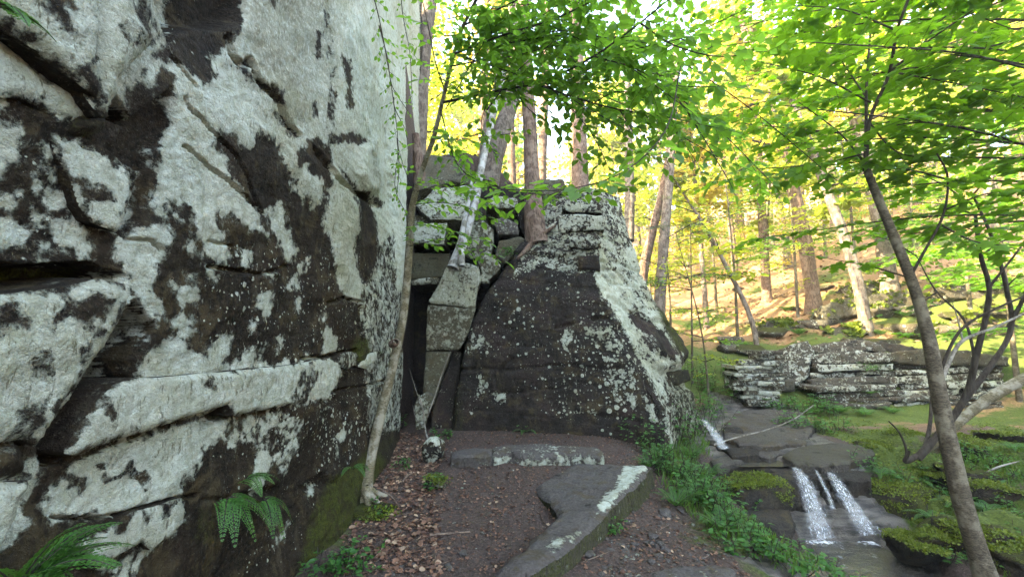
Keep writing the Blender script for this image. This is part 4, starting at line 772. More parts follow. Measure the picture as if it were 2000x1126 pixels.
# ------------------------------------------------------------------ stacked blocks between cliff and boulder
stack = thing('rock_stack', 'column of stacked blocks and a dark crevice between the cliff and the boulder', 'rock stack', (-0.75, 7.0, 0.1))
def sb(name, poly, y, **kw):
    kw.setdefault('parent', stack); kw.setdefault('mat', M['stack']); kw.setdefault('n', (0.05, -1, 0.05)); return bslab(name, poly, y, **kw)
sb('back_rock', [(770, 520), (780, 310), (850, 306), (930, 345), (960, 362), (1080, 385), (1080, 900), (770, 900)], 7.75, seed=40, li=-0.2, s=0.05, amp=0.06, mat=M['boulder'], depth=0.4, dm=0.6)
sb('pillar_block', [(872, 520), (886, 506), (935, 520), (940, 545), (935, 555), (928, 600), (912, 600), (842, 591), (838, 586), (856, 556)], 6.35, seed=41, li=0.02, mo=0.15, dm=0.75, n=(0.12, -1, 0.15))
sb('pillar_block', [(836, 594), (912, 602), (920, 592), (929, 602), (912, 655), (897, 684), (832, 683)], 6.32, seed=42, li=-0.005, mo=0.30, dm=0.8, n=(0.1, -1, -0.05))
sb('pillar_block', [(832, 686), (882, 687), (862, 740), (847, 790), (826, 790), (826, 760)], 6.30, seed=43, li=-0.03, mo=0.40, dm=0.8)
sb('wedge_block', [(884, 684), (900, 690), (896, 760), (905, 850), (836, 850), (846, 800), (866, 740)], 6.42, seed=44, li=-0.05, mo=0.1, sp=0.35, mat=M['boulder'])
sb('fallen_slab', [(815, 775), (832, 765), (848, 772), (838, 800), (828, 838), (812, 838), (808, 800)], 5.95, seed=45, li=-0.012, mo=0.1, depth=0.15, label='small grey slab leaning at the foot of the pillar')
sb('shelf_block', [(803, 545), (856, 541), (856, 553), (828, 556), (804, 556)], 6.6, seed=46, li=0.0, depth=0.9)
sb('shelf_block', [(796, 494), (880, 494), (876, 542), (800, 544)], 6.75, seed=47, li=-0.05, mo=0.45, depth=0.8)
sb('shelf_block', [(806, 438), (872, 434), (868, 476), (806, 474)], 6.6, seed=48, li=0.03, dm=0.3, depth=0.9, label='white lichened block above a dark slot')
sb('shelf_block', [(798, 420), (880, 418), (884, 440), (800, 440)], 6.85, seed=49, li=-0.02, depth=0.8)
sb('shelf_block', [(850, 366), (935, 360), (930, 392), (912, 428), (840, 426), (812, 400)], 6.7, seed=50, li=0.02, dm=0.5, depth=0.9, n=(0, -1, 0.35), label='wide sloping block under the mound')
sb('cap_block', [(806, 330), (842, 300), (890, 308), (930, 342), (934, 362), (880, 352), (846, 366), (810, 370)], 7.0, seed=51, li=-0.04, mo=0.1, depth=1.2, n=(0, -1, 0.6))
sb('cap_block', [(948, 392), (968, 380), (1010, 386), (1012, 402), (980, 406), (950, 402)], 7.0, seed=52, li=0.01, depth=0.9, n=(0, -1, 0.4))
sb('cap_block', [(962, 428), (985, 424), (1010, 436), (1014, 458), (972, 458)], 6.95, seed=53, li=-0.012, depth=0.9, mat=M['slab'])
sb('cap_block', [(1000, 398), (1060, 396), (1068, 430), (1058, 462), (1020, 458), (1012, 430)], 7.15, seed=54, li=-0.06, depth=0.9, mat=M['boulder'])
sb('cap_block', [(1030, 350), (1100, 348), (1110, 372), (1060, 384), (1030, 372)], 7.3, seed=58, li=-0.03, depth=0.9)
sb('side_block', [(930, 500), (955, 490), (980, 520), (972, 532), (955, 545), (957, 552), (935, 552), (940, 530)], 6.5, seed=55, li=0.0, dm=0.7, mo=0.1)
sb('side_block', [(900, 440), (945, 430), (965, 450), (960, 495), (930, 505), (886, 500)], 6.7, seed=56, li=0.0, dm=0.7, mo=0.15)
sb('side_block', [(975, 470), (1015, 462), (1035, 468), (1005, 500), (985, 515), (966, 500)], 6.9, seed=57, li=-0.08, mo=0.25)
# ------------------------------------------------------------------ slabs and stones on the trail
Zn = (0, 0, 1)
def flat(name, poly, z, tilt=(0, 0), parent=None, mat='slab', label=None, cat=None, group=None, **kw):
    n = np.array([tilt[0], tilt[1], 1.0]); c = np.mean(np.asarray(poly, float), 0)
    d = raydir(c[0], c[1]); t = (z - CAM_Z) / d[2]; o = np.array([0, 0, CAM_Z]) + d * t
    kw.setdefault('s', 0.022); kw.setdefault('amp', 0.015); kw.setdefault('bevel', 0.03); kw.setdefault('bw', 0.05); kw.setdefault('depth', 0.35)
    ob = slab(name, poly, o, n, M[mat], parent, upv=(0, 1, 0), **kw)
    if label: props(ob, label, cat, group)
    return ob
flat('trail_slab', [(1045, 948), (1076, 924), (1120, 905), (1180, 903), (1256, 904), (1276, 908), (1250, 935), (1218, 962), (1184, 992), (1150, 1028), (1110, 1060), (1062, 1094), (1010, 1128), (960, 1160), (905, 1170), (950, 1128), (1005, 1080), (1040, 1040), (1090, 1005), (1070, 975)], 0.14, (-0.10, 0.02),
     label='flat grey trail slab with a white lichen edge and mossy right side', cat='rock slab', warp=0.05, depth=0.55, dm=0.2, s=0.016, amp=0.03, bevel=0.045, bw=0.07,
     ops=[('w', [(1222, 907), (1262, 904), (1262, 918), (1240, 938), (1215, 962), (1190, 990), (1165, 1004), (1172, 980), (1200, 950), (1215, 925)]), ('w', [(1068, 1064), (1095, 1042), (1098, 1052), (1085, 1074)]), ('w', [(1105, 1044), (1124, 1040), (1120, 1054)])],
     skirt_li=-0.03, skirt_mo=0.60)
flat('step_slab', [(958, 872), (985, 866), (1060, 864), (1100, 868), (1168, 870), (1180, 882), (1172, 890), (1130, 884), (1050, 890), (985, 884), (960, 888)], 0.27, (0, -0.12), label='long step slab with a white lichen front across the trail', cat='rock slab', warp=0.03, depth=0.24, s=0.018, li=-0.02, skirt_li=0.004, dm=0.2, bevel=0.05)
flat('step_stone', [(880, 878), (920, 872), (962, 874), (960, 890), (905, 892), (880, 888)], 0.25, (0, -0.1), label='low brownish step stone left of the white fronted step slab', cat='rock slab', warp=0.04, depth=0.25, li=-0.05)
flat('path_stone', [(1178, 1072), (1200, 1056), (1225, 1055), (1247, 1085), (1222, 1092), (1185, 1086)], -0.02, label='small triangular grey stone set in the trail', cat='rock slab', group='flat stones set in the trail', depth=0.12, s=0.015, dm=0.2, li=-0.04)
flat('path_stone', [(1212, 1100), (1250, 1096), (1256, 1108), (1222, 1114)], -0.03, label='smallest flat stone set in the trail, just below the triangular one', cat='rock slab', group='flat stones set in the trail', depth=0.1, s=0.012, li=-0.05)
flat('path_stone', [(1262, 1112), (1320, 1100), (1390, 1096), (1432, 1104), (1440, 1130), (1400, 1160), (1280, 1160)], -0.02, label='large flat grey stone in the trail at the bottom edge', cat='rock slab', group='flat stones set in the trail', depth=0.12, s=0.015, li=-0.035)
flat('rock_plate', [(1170, 868), (1230, 862), (1240, 880), (1190, 888)], 0.16, (0, -.05), label='thin dark plate right of the long step slab', cat='rock slab', depth=0.1, li=-0.05)
p = ground_pt(838, 905); stone('pointed_rock', p + (0, 0.05, 0.10), (0.17, 0.16, 0.20), M['boulder'], 5, (0.2, 0.5, 0.4), flat=0, li=-0.008, top_li=0.03, mo=0.12, rough=0.12)
props(bpy.context.scene.objects['pointed_rock'], 'pointed dark rock with one white side, beside the path below the crevice', 'rock')
p = ground_pt(852, 955); props(stone('mossy_rock', p + (0, 0.03, 0.04), (0.13, 0.11, 0.10), M['stack'], 9, (0.1, 0.2, 0.9), li=-0.02, mo=0.35, top_mo=0.3), 'small mossy rock just below the pointed white sided rock', 'rock')
rg = np.random.default_rng(3)
for k, (px, py, w, lab) in enumerate([(700, 1015, .07, 'grey pebble half buried in dead leaves near the cliff foot'), (905, 1085, .05, 'small grey stone on the bare dirt left of the dark low slab'), (780, 1040, .04, 'stone in the leaf litter below the leaning twig'),
                                 (1300, 1005, .08, 'pale stone at the grass edge beside the mossy slab side'), (1330, 1000, .05, 'little buff stone on the path at the grass edge'), (875, 1110, .045, 'greyish stone at the bottom of the dirt path'),
                                 (1010, 905, .05, 'small stone in front of the white step slab'), (1150, 1085, .05, 'rubble stone beside the dark low slab'), (1275, 1050, .06, 'stone lying between the mossy slab and the flat path stones'), (742, 905, .05, 'stone at the foot of the leaning grey trunk')]):
    p = ground_pt(px, py); props(stone('loose_stone', p + (0, 0, w * 0.2), (w, w * 0.8, w * 0.5), M['slab'], 50 + k, (0, 0, rg.uniform(0, 3)), sub=3, li=rg.choice([-0.05, -0.02])), lab, 'stone')

# ------------------------------------------------------------------ far bank: dry stone wall and layered outcrop
wall = thing('dry_stone_wall', 'short ruined dry stone wall of thin grey slabs above the stream', 'stone wall', tuple(P(1472, 788, 9.0)))
rg = np.random.default_rng(12)
def brick_stone(x0, x1, y0, y1, yd, k):
    a = P(x0, y1, yd); b = P(x1, y0, yd); c = (a + b) / 2; hx, hz = (b[0] - a[0]) / 2 * 0.985, (b[2] - a[2]) / 2 * 0.93; hy = rg.uniform(0.2, 0.3)
    xs = np.linspace(-1, 1, 6); g = []
    V = []; 
    for sy, sx_, sz_ in ((-1, 1, 1), (-1, .96, .82), (1, 1, 1)): pass
    # rounded box: 6 x 3 front grid swept back
    fr = np.array([(x, z) for z in (-1, 0, 1) for x in xs]); F0 = np.c_[fr[:, 0] * hx, np.full(18, -hy), fr[:, 1] * hz]; B0 = F0.copy(); B0[:, 1] = hy
    edge = (np.abs(fr[:, 0]) == 1) | (np.abs(fr[:, 1]) == 1); F0[edge, 1] += 0.012
    VV = np.concatenate([F0, B0]) + c + (0, rg.uniform(-0.04, 0.05), 0)
    VV = VV + 0.014 * np.stack([fbm(VV, 9, 3, k), fbm(VV, 9, 3, k + 1), fbm(VV, 9, 2, k + 2)], -1)
    f = []
    for r in range(2):
        for q in range(5): i = r * 6 + q; f += [(i, i + 1, i + 7, i + 6), (18 + i, 18 + i + 6, 18 + i + 7, 18 + i + 1)]
    for q in range(5): f += [(q, 18 + q, 18 + q + 1, q + 1), (12 + q, 12 + q + 1, 30 + q + 1, 30 + q)]
    for r in range(2): i = r * 6; f += [(i, i + 6, 18 + i + 6, 18 + i), (i + 5, 18 + i + 5, 18 + i + 11, i + 11)]
    me = mesh_np('stone', VV, [np.array(f)], {'li': rg.choice([-0.03, 0.0, 0.03, 0.05]), 'mo': 0.12 * rg.random(), 'dm': rg.uniform(0.2, .6), 'sp': 0.0}, smooth=False)
    obj('stone', me, M['ledge'], wall)
yy = 684.0
while yy < 788:
    hgt = rg.uniform(6.0, 10.5) if yy > 700 else 9
    x0, x1 = (1471, 1521) if yy < 700 else ((1436, 1522) if yy < 708 else ((1424 + rg.uniform(-3, 5), 1522 + rg.uniform(-5, 3)) if yy < 760 else (1442 + rg.uniform(-4, 6), 1512)))
    x = x0
    while x < x1 - 4:
        w = min(rg.uniform(16, 46), x1 - x)
        if x1 - x - w < 10: w = x1 - x
        brick_stone(x, x + w - 0.8, yy, min(yy + hgt - 0.7, 789), 9.0, int(x * 7 + yy)); x += w
    yy += hgt
outcrop = thing('rock_outcrop', 'low layered grey rock outcrop with dark gaps on the far bank', 'rock outcrop', tuple(P(1720, 800, 9.2)))
def ob_(name, poly, y, **kw):
    kw.setdefault('parent', outcrop); kw.setdefault('mat', M['ledge']); kw.setdefault('n', (-0.25, -1, 0.2)); kw.setdefault('s', 0.028); kw.setdefault('depth', 0.9); kw.setdefault('amp', 0.05); kw.setdefault('warp', 0.05); kw.setdefault('bevel', 0.05)
    return bslab(name, poly, y, **kw)
ob_('rock_layer', [(1527, 690), (1545, 672), (1580, 664), (1592, 690), (1580, 735), (1560, 752), (1528, 748)], 9.5, seed=61, li=-0.01, dm=0.35)
ob_('rock_layer', [(1528, 740), (1552, 738), (1556, 762), (1530, 764)], 9.35, seed=62, li=-0.08, mo=0.4)
ob_('rock_layer', [(1572, 672), (1610, 662), (1690, 650), (1722, 668), (1742, 690), (1700, 700), (1640, 706), (1590, 708)], 9.55, seed=63, li=0.0, dm=0.3, top=0) if False else ob_('rock_layer', [(1574, 676), (1610, 668), (1690, 662), (1722, 672), (1736, 686), (1690, 686), (1640, 692), (1590, 692)], 9.55, seed=63, li=-0.03, dm=0.4, mo=0.2)
ob_('rock_layer', [(1735, 688), (1800, 680), (1890, 684), (1970, 696), (1972, 716), (1880, 712), (1790, 712), (1738, 706)], 9.25, seed=71, li=-0.05, mo=0.42, dm=0.5)
ob_('rock_layer', [(1580, 690), (1660, 684), (1745, 688), (1740, 706), (1640, 712), (1588, 712)], 9.3, seed=72, li=-0.015, mo=0.1, dm=0.4)
rg = np.random.default_rng(21); yy = 708.0; row = 0
while yy < 806:
    hh = rg.uniform(9, 17); x = 1586 + rg.uniform(-6, 14) + max(0, yy - 770) * 1.2; f = (yy - 700) / 105
    while x < 1950:
        w = rg.uniform(70, 190); x1 = min(x + w, 1965); sl = -0.03
        yd = 9.45 - 0.75 * f + rg.uniform(-.14, .14) - 0.45 * max(0, (x - 1700) / 260) * (0.4 + 0.6 * f)
        q = [(x, yy + sl * (x - 1700)), ((x + x1) / 2, yy + rg.uniform(-2, 2) + sl * (x - 1650)), (x1 - 2, yy + rg.uniform(-2, 3) + sl * (x1 - 1700)), (x1 - rg.uniform(0, 10), yy + hh - 1 + sl * (x1 - 1700)), ((x + x1) / 2, yy + hh + rg.uniform(-3, 1) + sl * (x - 1650)), (x + rg.uniform(0, 8), yy + hh - 1.5 + sl * (x - 1700))]
        ob_('rock_layer', q, yd, seed=int(300 + x + yy), li=rg.choice([-.03, .0, .012, .022]), mo=rg.choice([0, 0, .12, .32]), dm=rg.uniform(.2, .7), bevel=.02, bw=.03, amp=.03, warp=.04, s=.024, n=(rg.uniform(-.3, .05), -1, rg.uniform(0, .25)))
        x = x1 + rg.uniform(-4, 3)
    yy += hh * rg.uniform(.95, 1.12); row += 1
ob_('back_layer', [(1560, 680), (1720, 664), (1960, 715), (1980, 810), (1560, 800)], 10.0, seed=69, li=-0.06, mo=0.3, mat=M['wet'])
for k, (poly, y, mo, lab) in enumerate([([(1600, 600), (1660, 580), (1750, 570), (1840, 578), (1850, 592), (1760, 600), (1690, 612), (1610, 625)], 14.5, 0.45, 'low mossy ledge on the slope between two leaning trunks'),
                                   ([(1830, 560), (1900, 548), (2010, 545), (2040, 575), (1930, 585), (1850, 580)], 15.5, 0.35, 'brown ledge on the slope at the right edge'), ([(1610, 640), (1680, 630), (1700, 650), (1640, 662)], 12.5, 0.5, 'mossy hump of rock right above the layered outcrop'),
                                   ([(1930, 700), (2040, 690), (2060, 740), (1960, 745)], 9.6, 0.5, 'mossy rock shelf at the right end of the outcrop'),
    ([(1640, 560), (1700, 552), (1790, 556), (1800, 572), (1720, 580), (1650, 578)], 14, .3, 'dark broken ledge high between the leaning trunks'), ([(1470, 632), (1530, 622), (1570, 630), (1560, 648), (1490, 652)], 12, .4, 'low mossy ledge on the slope behind the dry stone wall'), ([(1880, 610), (1960, 600), (2030, 606), (2030, 630), (1900, 634)], 12, .4, 'dark mossy ledge on the slope right of the striped trunk'), ([(1760, 640), (1840, 632), (1880, 642), (1860, 662), (1780, 664)], 11, .5, 'mossy stone step on the slope just above the outcrop')]):
    c = np.mean(np.array(poly), 0)
    if k != 3: y = ground_pt(c[0], np.array(poly)[:, 1].max(), 9.3)[1] + .15
    o_ = bslab('rock_ledge', poly, y, seed=90 + k, parent=None, mat=M['ledge'], li=-0.05, mo=mo, n=(-0.2, -1, 0.5), s=0.05, depth=1.2, amp=0.1, warp=0.1); props(o_, lab, 'rock ledge')

# stones lying about on the slope
rg = np.random.default_rng(31); lab_s = ['grey stone', 'mossy stone', 'brown stone']; where = ['on the slope under the leaning trunks', 'on the slope above the layered outcrop', 'on the slope at the right', 'on the slope behind the dry stone wall']
for k in range(26):
    px, py = rg.uniform(1420, 2000), rg.uniform(560, 690); p = ground_pt(px, py, 9.5)
    if p[1] < 9.6 or p[1] > 40: continue
    w = rg.uniform(.15, .5); w_ = where[3] if px < 1540 else where[0] if px < 1700 else where[1] if py > 640 else where[2]
    props(stone('slope_stone', p + (0, 0, .05), (w * 1.4, w, w * .5), M['ledge'], 400 + k, (0, 0, rg.uniform(0, 3)), sub=3, li=-.04, mo=rg.choice([.1, .4]), top_mo=.3), lab_s[k % 3] + ' half sunk in leaf litter ' + w_, 'stone', 'stones on the wooded slope')
# ------------------------------------------------------------------ stream
flat('stream_plate', [(1425, 805), (1500, 796), (1560, 797), (1592, 830), (1575, 862), (1500, 868), (1440, 866), (1412, 850)], 0.09, (0, -.03), mat='stream_stone', label='flat dark stream bedrock below the stone wall', cat='rock slab', depth=0.25, li=-0.12, s=0.03, warp=0.08, amp=0.03)
flat('stream_plate', [(1528, 888), (1556, 869), (1612, 862), (1700, 868), (1708, 885), (1660, 901), (1600, 906), (1548, 899)], 0.0, (0, -.05), mat='stream_stone', label='mossy pale flat slab above the waterfall', cat='rock slab', depth=0.2, li=-0.10, mo=0.45, s=0.02, warp=0.05, skirt_mo=0.1)
flat('stream_plate', [(1398, 905), (1440, 888), (1530, 893), (1560, 906), (1640, 912), (1706, 918), (1704, 936), (1640, 938), (1560, 925), (1470, 912), (1410, 918)], -0.13, (0, -.04), mat='wet', label='dark wet rock lip the waterfall pours over', cat='rock slab', depth=0.35, li=-0.14, s=0.02, warp=0.05, amp=0.03)
flat('stream_plate', [(1468, 872), (1500, 866), (1545, 866), (1536, 882), (1500, 890), (1478, 886)], -0.02, mat='stream_stone', label='small pale plate between bedrock and mossy slab', cat='rock slab', depth=0.12, li=-0.08, s=0.02)
flat('stream_plate', [(1412, 872), (1455, 868), (1484, 876), (1482, 886), (1430, 888)], 0.0, mat='wet', label='black wet ledge beside the small upper cascade', cat='rock slab', depth=0.2, li=-0.08, s=0.02)
flat('stream_plate', [(1385, 895), (1430, 884), (1470, 890), (1440, 902), (1400, 908)], -0.06, mat='stream_stone', label='brown plate right of the trail bushes at the stream edge', cat='rock slab', depth=0.15, li=-0.06, mo=0.2, s=0.02)
def srock(name, px, py, y, size, lab, seed, **kw):
    kw.setdefault('mat', 'wet'); m = M[kw.pop('mat')]; kw.setdefault('rough', 0.16)
    o_ = stone(name, P(px, py, y), size, m, seed, kw.pop('rot', (0, 0, 0.4)), sub=4, **kw); return props(o_, lab, 'rock')
srock('mossy_boulder', 1458, 965, 5.35, (0.50, 0.42, 0.36), 'mossy boulder left of the waterfall', 101, mo=0.30, top_mo=0.6, li=-0.08)
srock('wet_rock', 1525, 965, 5.55, (0.28, 0.35, 0.42), 'dark wet rock face between mossy boulder and left fall', 102, li=-0.08, mo=0.1)
srock('wet_rock', 1490, 1030, 4.9, (0.45, 0.35, 0.28), 'black wet rock below the mossy boulder', 103, li=-0.08, mo=0.2)
srock('wet_rock', 1622, 985, 5.42, (0.16, 0.25, 0.32), 'dark rock dividing the two strands of the waterfall', 104, li=-0.08, mo=0.22)
srock('wet_rock', 1580, 975, 5.75, (0.55, 0.4, 0.55), 'dark rock wall behind the left strand of the fall', 105, li=-0.08, mo=0.05)
srock('wet_rock', 1665, 975, 5.75, (0.45, 0.4, 0.5), 'dark rock wall behind the right strand of the fall', 106, li=-0.08, mo=0.2)
srock('bank_rock', 1765, 985, 5.35, (0.50, 0.4, 0.42), 'mossy bank rock right of the waterfall', 107, mo=0.35, top_mo=0.5, li=-0.08, mat='wet')
srock('bank_rock', 1850, 1060, 4.6, (0.45, 0.35, 0.30), 'mossy rock behind the leaning striped trunk', 108, mo=0.35, top_mo=0.5, li=-0.08)
srock('bank_rock', 1985, 925, 5.6, (0.42, 0.3, 0.20), 'flat buff rock in the moss at the right edge', 109, mat='ledge', mo=0.2, li=-0.03)
srock('wet_rock', 1405, 880, 6.4, (0.30, 0.25, 0.2), 'dark rock under the small upper cascade', 110, li=-0.08, mo=0.2)
srock('wet_rock', 1430, 845, 6.9, (0.25, 0.25, 0.16), 'black rock on the right side of the small upper cascade', 111, li=-0.08, mo=0.1)
srock('buried_rock', 725, 1000, 3.95, (0.20, 0.2, 0.10), 'moss covered hump beside the leaning trunk base', 112, mat='stack', mo=0.6, top_mo=0.3)
srock('buried_rock', 748, 1085, 3.4, (0.14, 0.16, 0.07), 'low mossy hump among dead leaves near the bottom', 113, mat='stack', mo=0.55, top_mo=0.3)

for k, (px, py, y, w, lab) in enumerate([(1890, 925, 5.4, .30, 'mossy hump behind the striped trunk on the right bank'), (1940, 960, 5.0, .34, 'mossy rounded rock on the bank below the buff rock'), (1840, 935, 5.5, .26, 'dark mossy rock at the foot of the crooked stems'), (1925, 1040, 4.4, .36, 'big mossy rock low on the right bank'), (1990, 1090, 4.0, .3, 'mossy rock in the lower right corner'), (1870, 870, 6.2, .28, 'flat mossy rock under the pale fallen log'), (1790, 870, 6.6, .25, 'flat stone with moss left of the crooked stems'), (1700, 880, 6.3, .22, 'mossy stone at the right end of the flat slab above the fall'), (1800, 1085, 4.5, .28, 'dark wet rock at the right edge of the pool'), (1960, 850, 6.3, .3, 'mossy ledge stone near the right edge under the log')]):
    b = P(px, py, y); b[2] = gz(b[0], b[1]) + .02
    props(stone('bank_rock', b, (w * 1.3, w, w * .62), M['wet'], 150 + k, (0.1, 0.1, k * .9), sub=4, li=-.1, mo=.3, top_mo=.5, rough=.18), lab, 'rock')
# pool
pu, pv = np.meshgrid(np.linspace(1.6, 6.8, 70), np.linspace(2.0, 5.6, 60))
W = np.stack([pu, pv, np.full(pu.shape, -0.69)], -1); W[..., 2] += 0.008 * fbm(W, 6, 3, 5)
props(obj('pool_water', mesh_np('pool_water', W.reshape(-1, 3), [grid_faces(*pu.shape)]), M['water']), kind='structure')
pu, pv = np.meshgrid(np.linspace(0, 1, 30), np.linspace(0, 1, 12))
q = np.array([P(1425, 912, 5.7), P(1690, 922, 5.75), P(1620, 902, 6.05), P(1440, 893, 6.15)])
q[:, 2] = (-0.105, -0.115, -0.10, -0.095)
def quadsheet(q, a, b): return ((1 - a) * (1 - b))[..., None] * q[0] + (a * (1 - b))[..., None] * q[1] + (a * b)[..., None] * q[2] + ((1 - a) * b)[..., None] * q[3]
W = quadsheet(q, pu, pv); W[..., 2] += 0.01 * fbm(W, 5, 3, 6)
props(obj('stream_water', mesh_np('stream_water', W.reshape(-1, 3), [grid_faces(*pu.shape)]), M['water']), kind='structure')

class Tubes:
    def __init__(s): s.V = []; s.F = []; s.n = 0
    def add(s, pts, r, k=7, jitter=0.0, seed=0, cap=True):
        pts = np.asarray(pts, float); r = np.broadcast_to(np.asarray(r, float), (len(pts),)); n = len(pts)
        t = np.gradient(pts, axis=0); t /= np.linalg.norm(t, axis=1, keepdims=True) + 1e-12
        ref = np.where(np.abs(t[:, 2:3]) > 0.9, np.array([[1., 0, 0]]), np.array([[0., 0, 1]]))
        if n > 1 and (np.abs(t[:, 2]) > 0.9).any() != (np.abs(t[:, 2]) > 0.9).all(): ref = np.broadcast_to(np.array([[0.83, 0.41, 0.05]]), t.shape)
        a = np.cross(t, ref); a /= np.linalg.norm(a, axis=1, keepdims=True) + 1e-12; b = np.cross(t, a)
        th = np.arange(k) * 2 * np.pi / k
        ring = (np.cos(th)[None, :, None] * a[:, None] + np.sin(th)[None, :, None] * b[:, None])
        rr = r[:, None, None] * np.ones((n, k, 1))
        if jitter:
            q = pts[:, None] + ring * r[:, None, None]
            rr = rr * (1 + jitter * fbm(q * np.array([1, 1, 0.35]), 7.0, 4, seed)[..., None])
        V = pts[:, None] + ring * rr
        i = np.arange(n * k).reshape(n, k); j = np.roll(i, -1, 1)
        s.F.append(np.stack([i[:-1], j[:-1], j[1:], i[1:]], -1).reshape(-1, 4) + s.n)
        s.V.append(V.reshape(-1, 3)); s.n += n * k
    def build(s, name, mat, parent=None):
        if not s.V: return None
        return props(obj(name, mesh_np(name, np.concatenate(s.V), [np.concatenate(s.F)]), mat, parent), kind='stuff' if name in ('branches', 'stems') else None)
def spline(pts, n=24):
    p = np.asarray(pts, float); d = np.r_[0, np.cumsum(np.linalg.norm(np.diff(p, axis=0), axis=1))]; t = np.linspace(0, d[-1], n)
    m = np.gradient(p, d, axis=0); i = np.clip(np.searchsorted(d, t, side='right') - 1, 0, len(d) - 2); h = (d[i + 1] - d[i])[:, None]; u = ((t - d[i])[:, None]) / h
    return (2 * u**3 - 3 * u**2 + 1) * p[i] + (u**3 - 2 * u**2 + u) * h * m[i] + (-2 * u**3 + 3 * u**2) * p[i + 1] + (u**3 - u**2) * h * m[i + 1]
def waterfall(label, path, w0, w1, seed, foam=True):
    c = spline(path, 60); nv = 60; nu = 17; vv = np.r_[0, np.cumsum(np.linalg.norm(np.diff(c, axis=0), axis=1))]
    V, at = [], {'u': [], 'v': [], 'q': []}; Fc = []
    for layer in range(3):
        uu = np.linspace(-1, 1, nu); w = (w0 + (w1 - w0) * np.linspace(0, 1, nv) ** .8) * (1 + .12 * layer)
        G = c[:, None] + uu[None, :, None] * w[:, None, None] * np.array([.96, .2, 0]); G[..., 1] -= .012 * layer + .03 * (1 - uu ** 2)[None] * np.linspace(.2, 1, nv)[:, None]
        G += .014 * np.stack([fbm(G * (1, 1, .6) + layer * 9, 9, 3, seed), fbm(G * (1, 1, .6) + layer * 9, 9, 3, seed + 1), fbm(G * (1, 1, .6) + layer * 9, 12, 3, seed + 2)], -1)
        Fc.append(grid_faces(nv, nu) + len(V) * nv * nu); V.append(G.reshape(-1, 3))
        at['u'].append(np.broadcast_to(uu, (nv, nu)).ravel()); at['v'].append(np.broadcast_to(vv[:, None] * 6, (nv, nu)).ravel()); at['q'].append(np.full(nv * nu, seed * 3.1 + layer * 7.7))
    o_ = obj('waterfall', mesh_np('waterfall', np.concatenate(V), Fc, {k: np.concatenate(a) for k, a in at.items()}), M['fall']); props(o_, label, 'waterfall')
    if foam:
        r = np.linspace(0, 1, 9); th = np.linspace(0, 2 * np.pi, 25); rr, tt = np.meshgrid(r, th, indexing='ij')
        e = c[-1]; G = np.stack([e[0] + rr * np.cos(tt) * w1 * 1.5, e[1] - .02 + rr * np.sin(tt) * .17, np.full(rr.shape, -.682) + .012 * (1 - rr) + .008 * fbm(np.stack([rr * np.cos(tt), rr * np.sin(tt), 0 * rr], -1), 5, 3, seed)], -1)
        props(obj('foam', mesh_np('foam', G.reshape(-1, 3), [grid_faces(9, 25)], {'q': (1 - rr).ravel()}), M['foam']), kind='stuff')
waterfall('wider left strand of the white waterfall', [P(1550, 911, 5.60), P(1562, 927, 5.36), P(1576, 958, 5.20), P(1590, 1002, 5.06), P(1604, 1048, 4.96)], 0.07, 0.27, 1)
waterfall('narrow right strand of the white waterfall', [P(1614, 915, 5.60), P(1628, 934, 5.36), P(1646, 964, 5.18), P(1670, 1002, 5.06), P(1696, 1040, 4.96)], 0.05, 0.24, 2)
waterfall('thin middle trickle of the waterfall', [P(1590, 914, 5.58), P(1600, 934, 5.34), P(1612, 958, 5.18), P(1622, 990, 5.05)], 0.02, 0.05, 3, False)
waterfall('small upper cascade behind the trail bushes', [P(1372, 818, 6.70), P(1384, 832, 6.40), P(1396, 848, 6.25), P(1412, 874, 6.10)], 0.07, 0.13, 4, False)
# ------------------------------------------------------------------ leaves
def unit(v): return v / (np.linalg.norm(v, axis=-1, keepdims=True) + 1e-12)
OV = (np.array([(0, 0, 0), (.28, .30, .05), (.62, .27, .03), (1, 0, -.10), (.62, -.27, .03), (.28, -.30, .05)]), [np.array([(0, 1, 2, 3), (0, 3, 4, 5)])])
DI = (np.array([(0, 0, 0), (.5, .30, .03), (1, 0, 0), (.5, -.30, .03)]), [np.array([(0, 1, 2, 3)])])
_ml = [(0, 0), (-.06, .22), (.16, .50), (.28, .30), (.52, .56), (.62, .22), (1, 0), (.62, -.22), (.52, -.56), (.28, -.30), (.16, -.50), (-.06, -.22)]
MA = (np.array([(.32, 0, .05)] + [(x, y, -.10 * abs(y) - .08 * max(0, x - .5)) for x, y in _ml]), [np.array([(0, i, i + 1) for i in range(1, 12)] + [(0, 12, 1)])])
NE = (np.array([(0, 0, 0), (.5, .07, 0), (1, 0, 0), (.5, -.07, 0)]), [np.array([(0, 1, 2, 3)])])
CL = (np.array([(0, 0, 0), (.3, .42, .1), (.75, .34, -.05), (1, 0, 0), (.72, -.30, .1), (.25, -.40, -.05)]), [np.array([(0, 1, 2, 3), (0, 3, 4, 5)])])
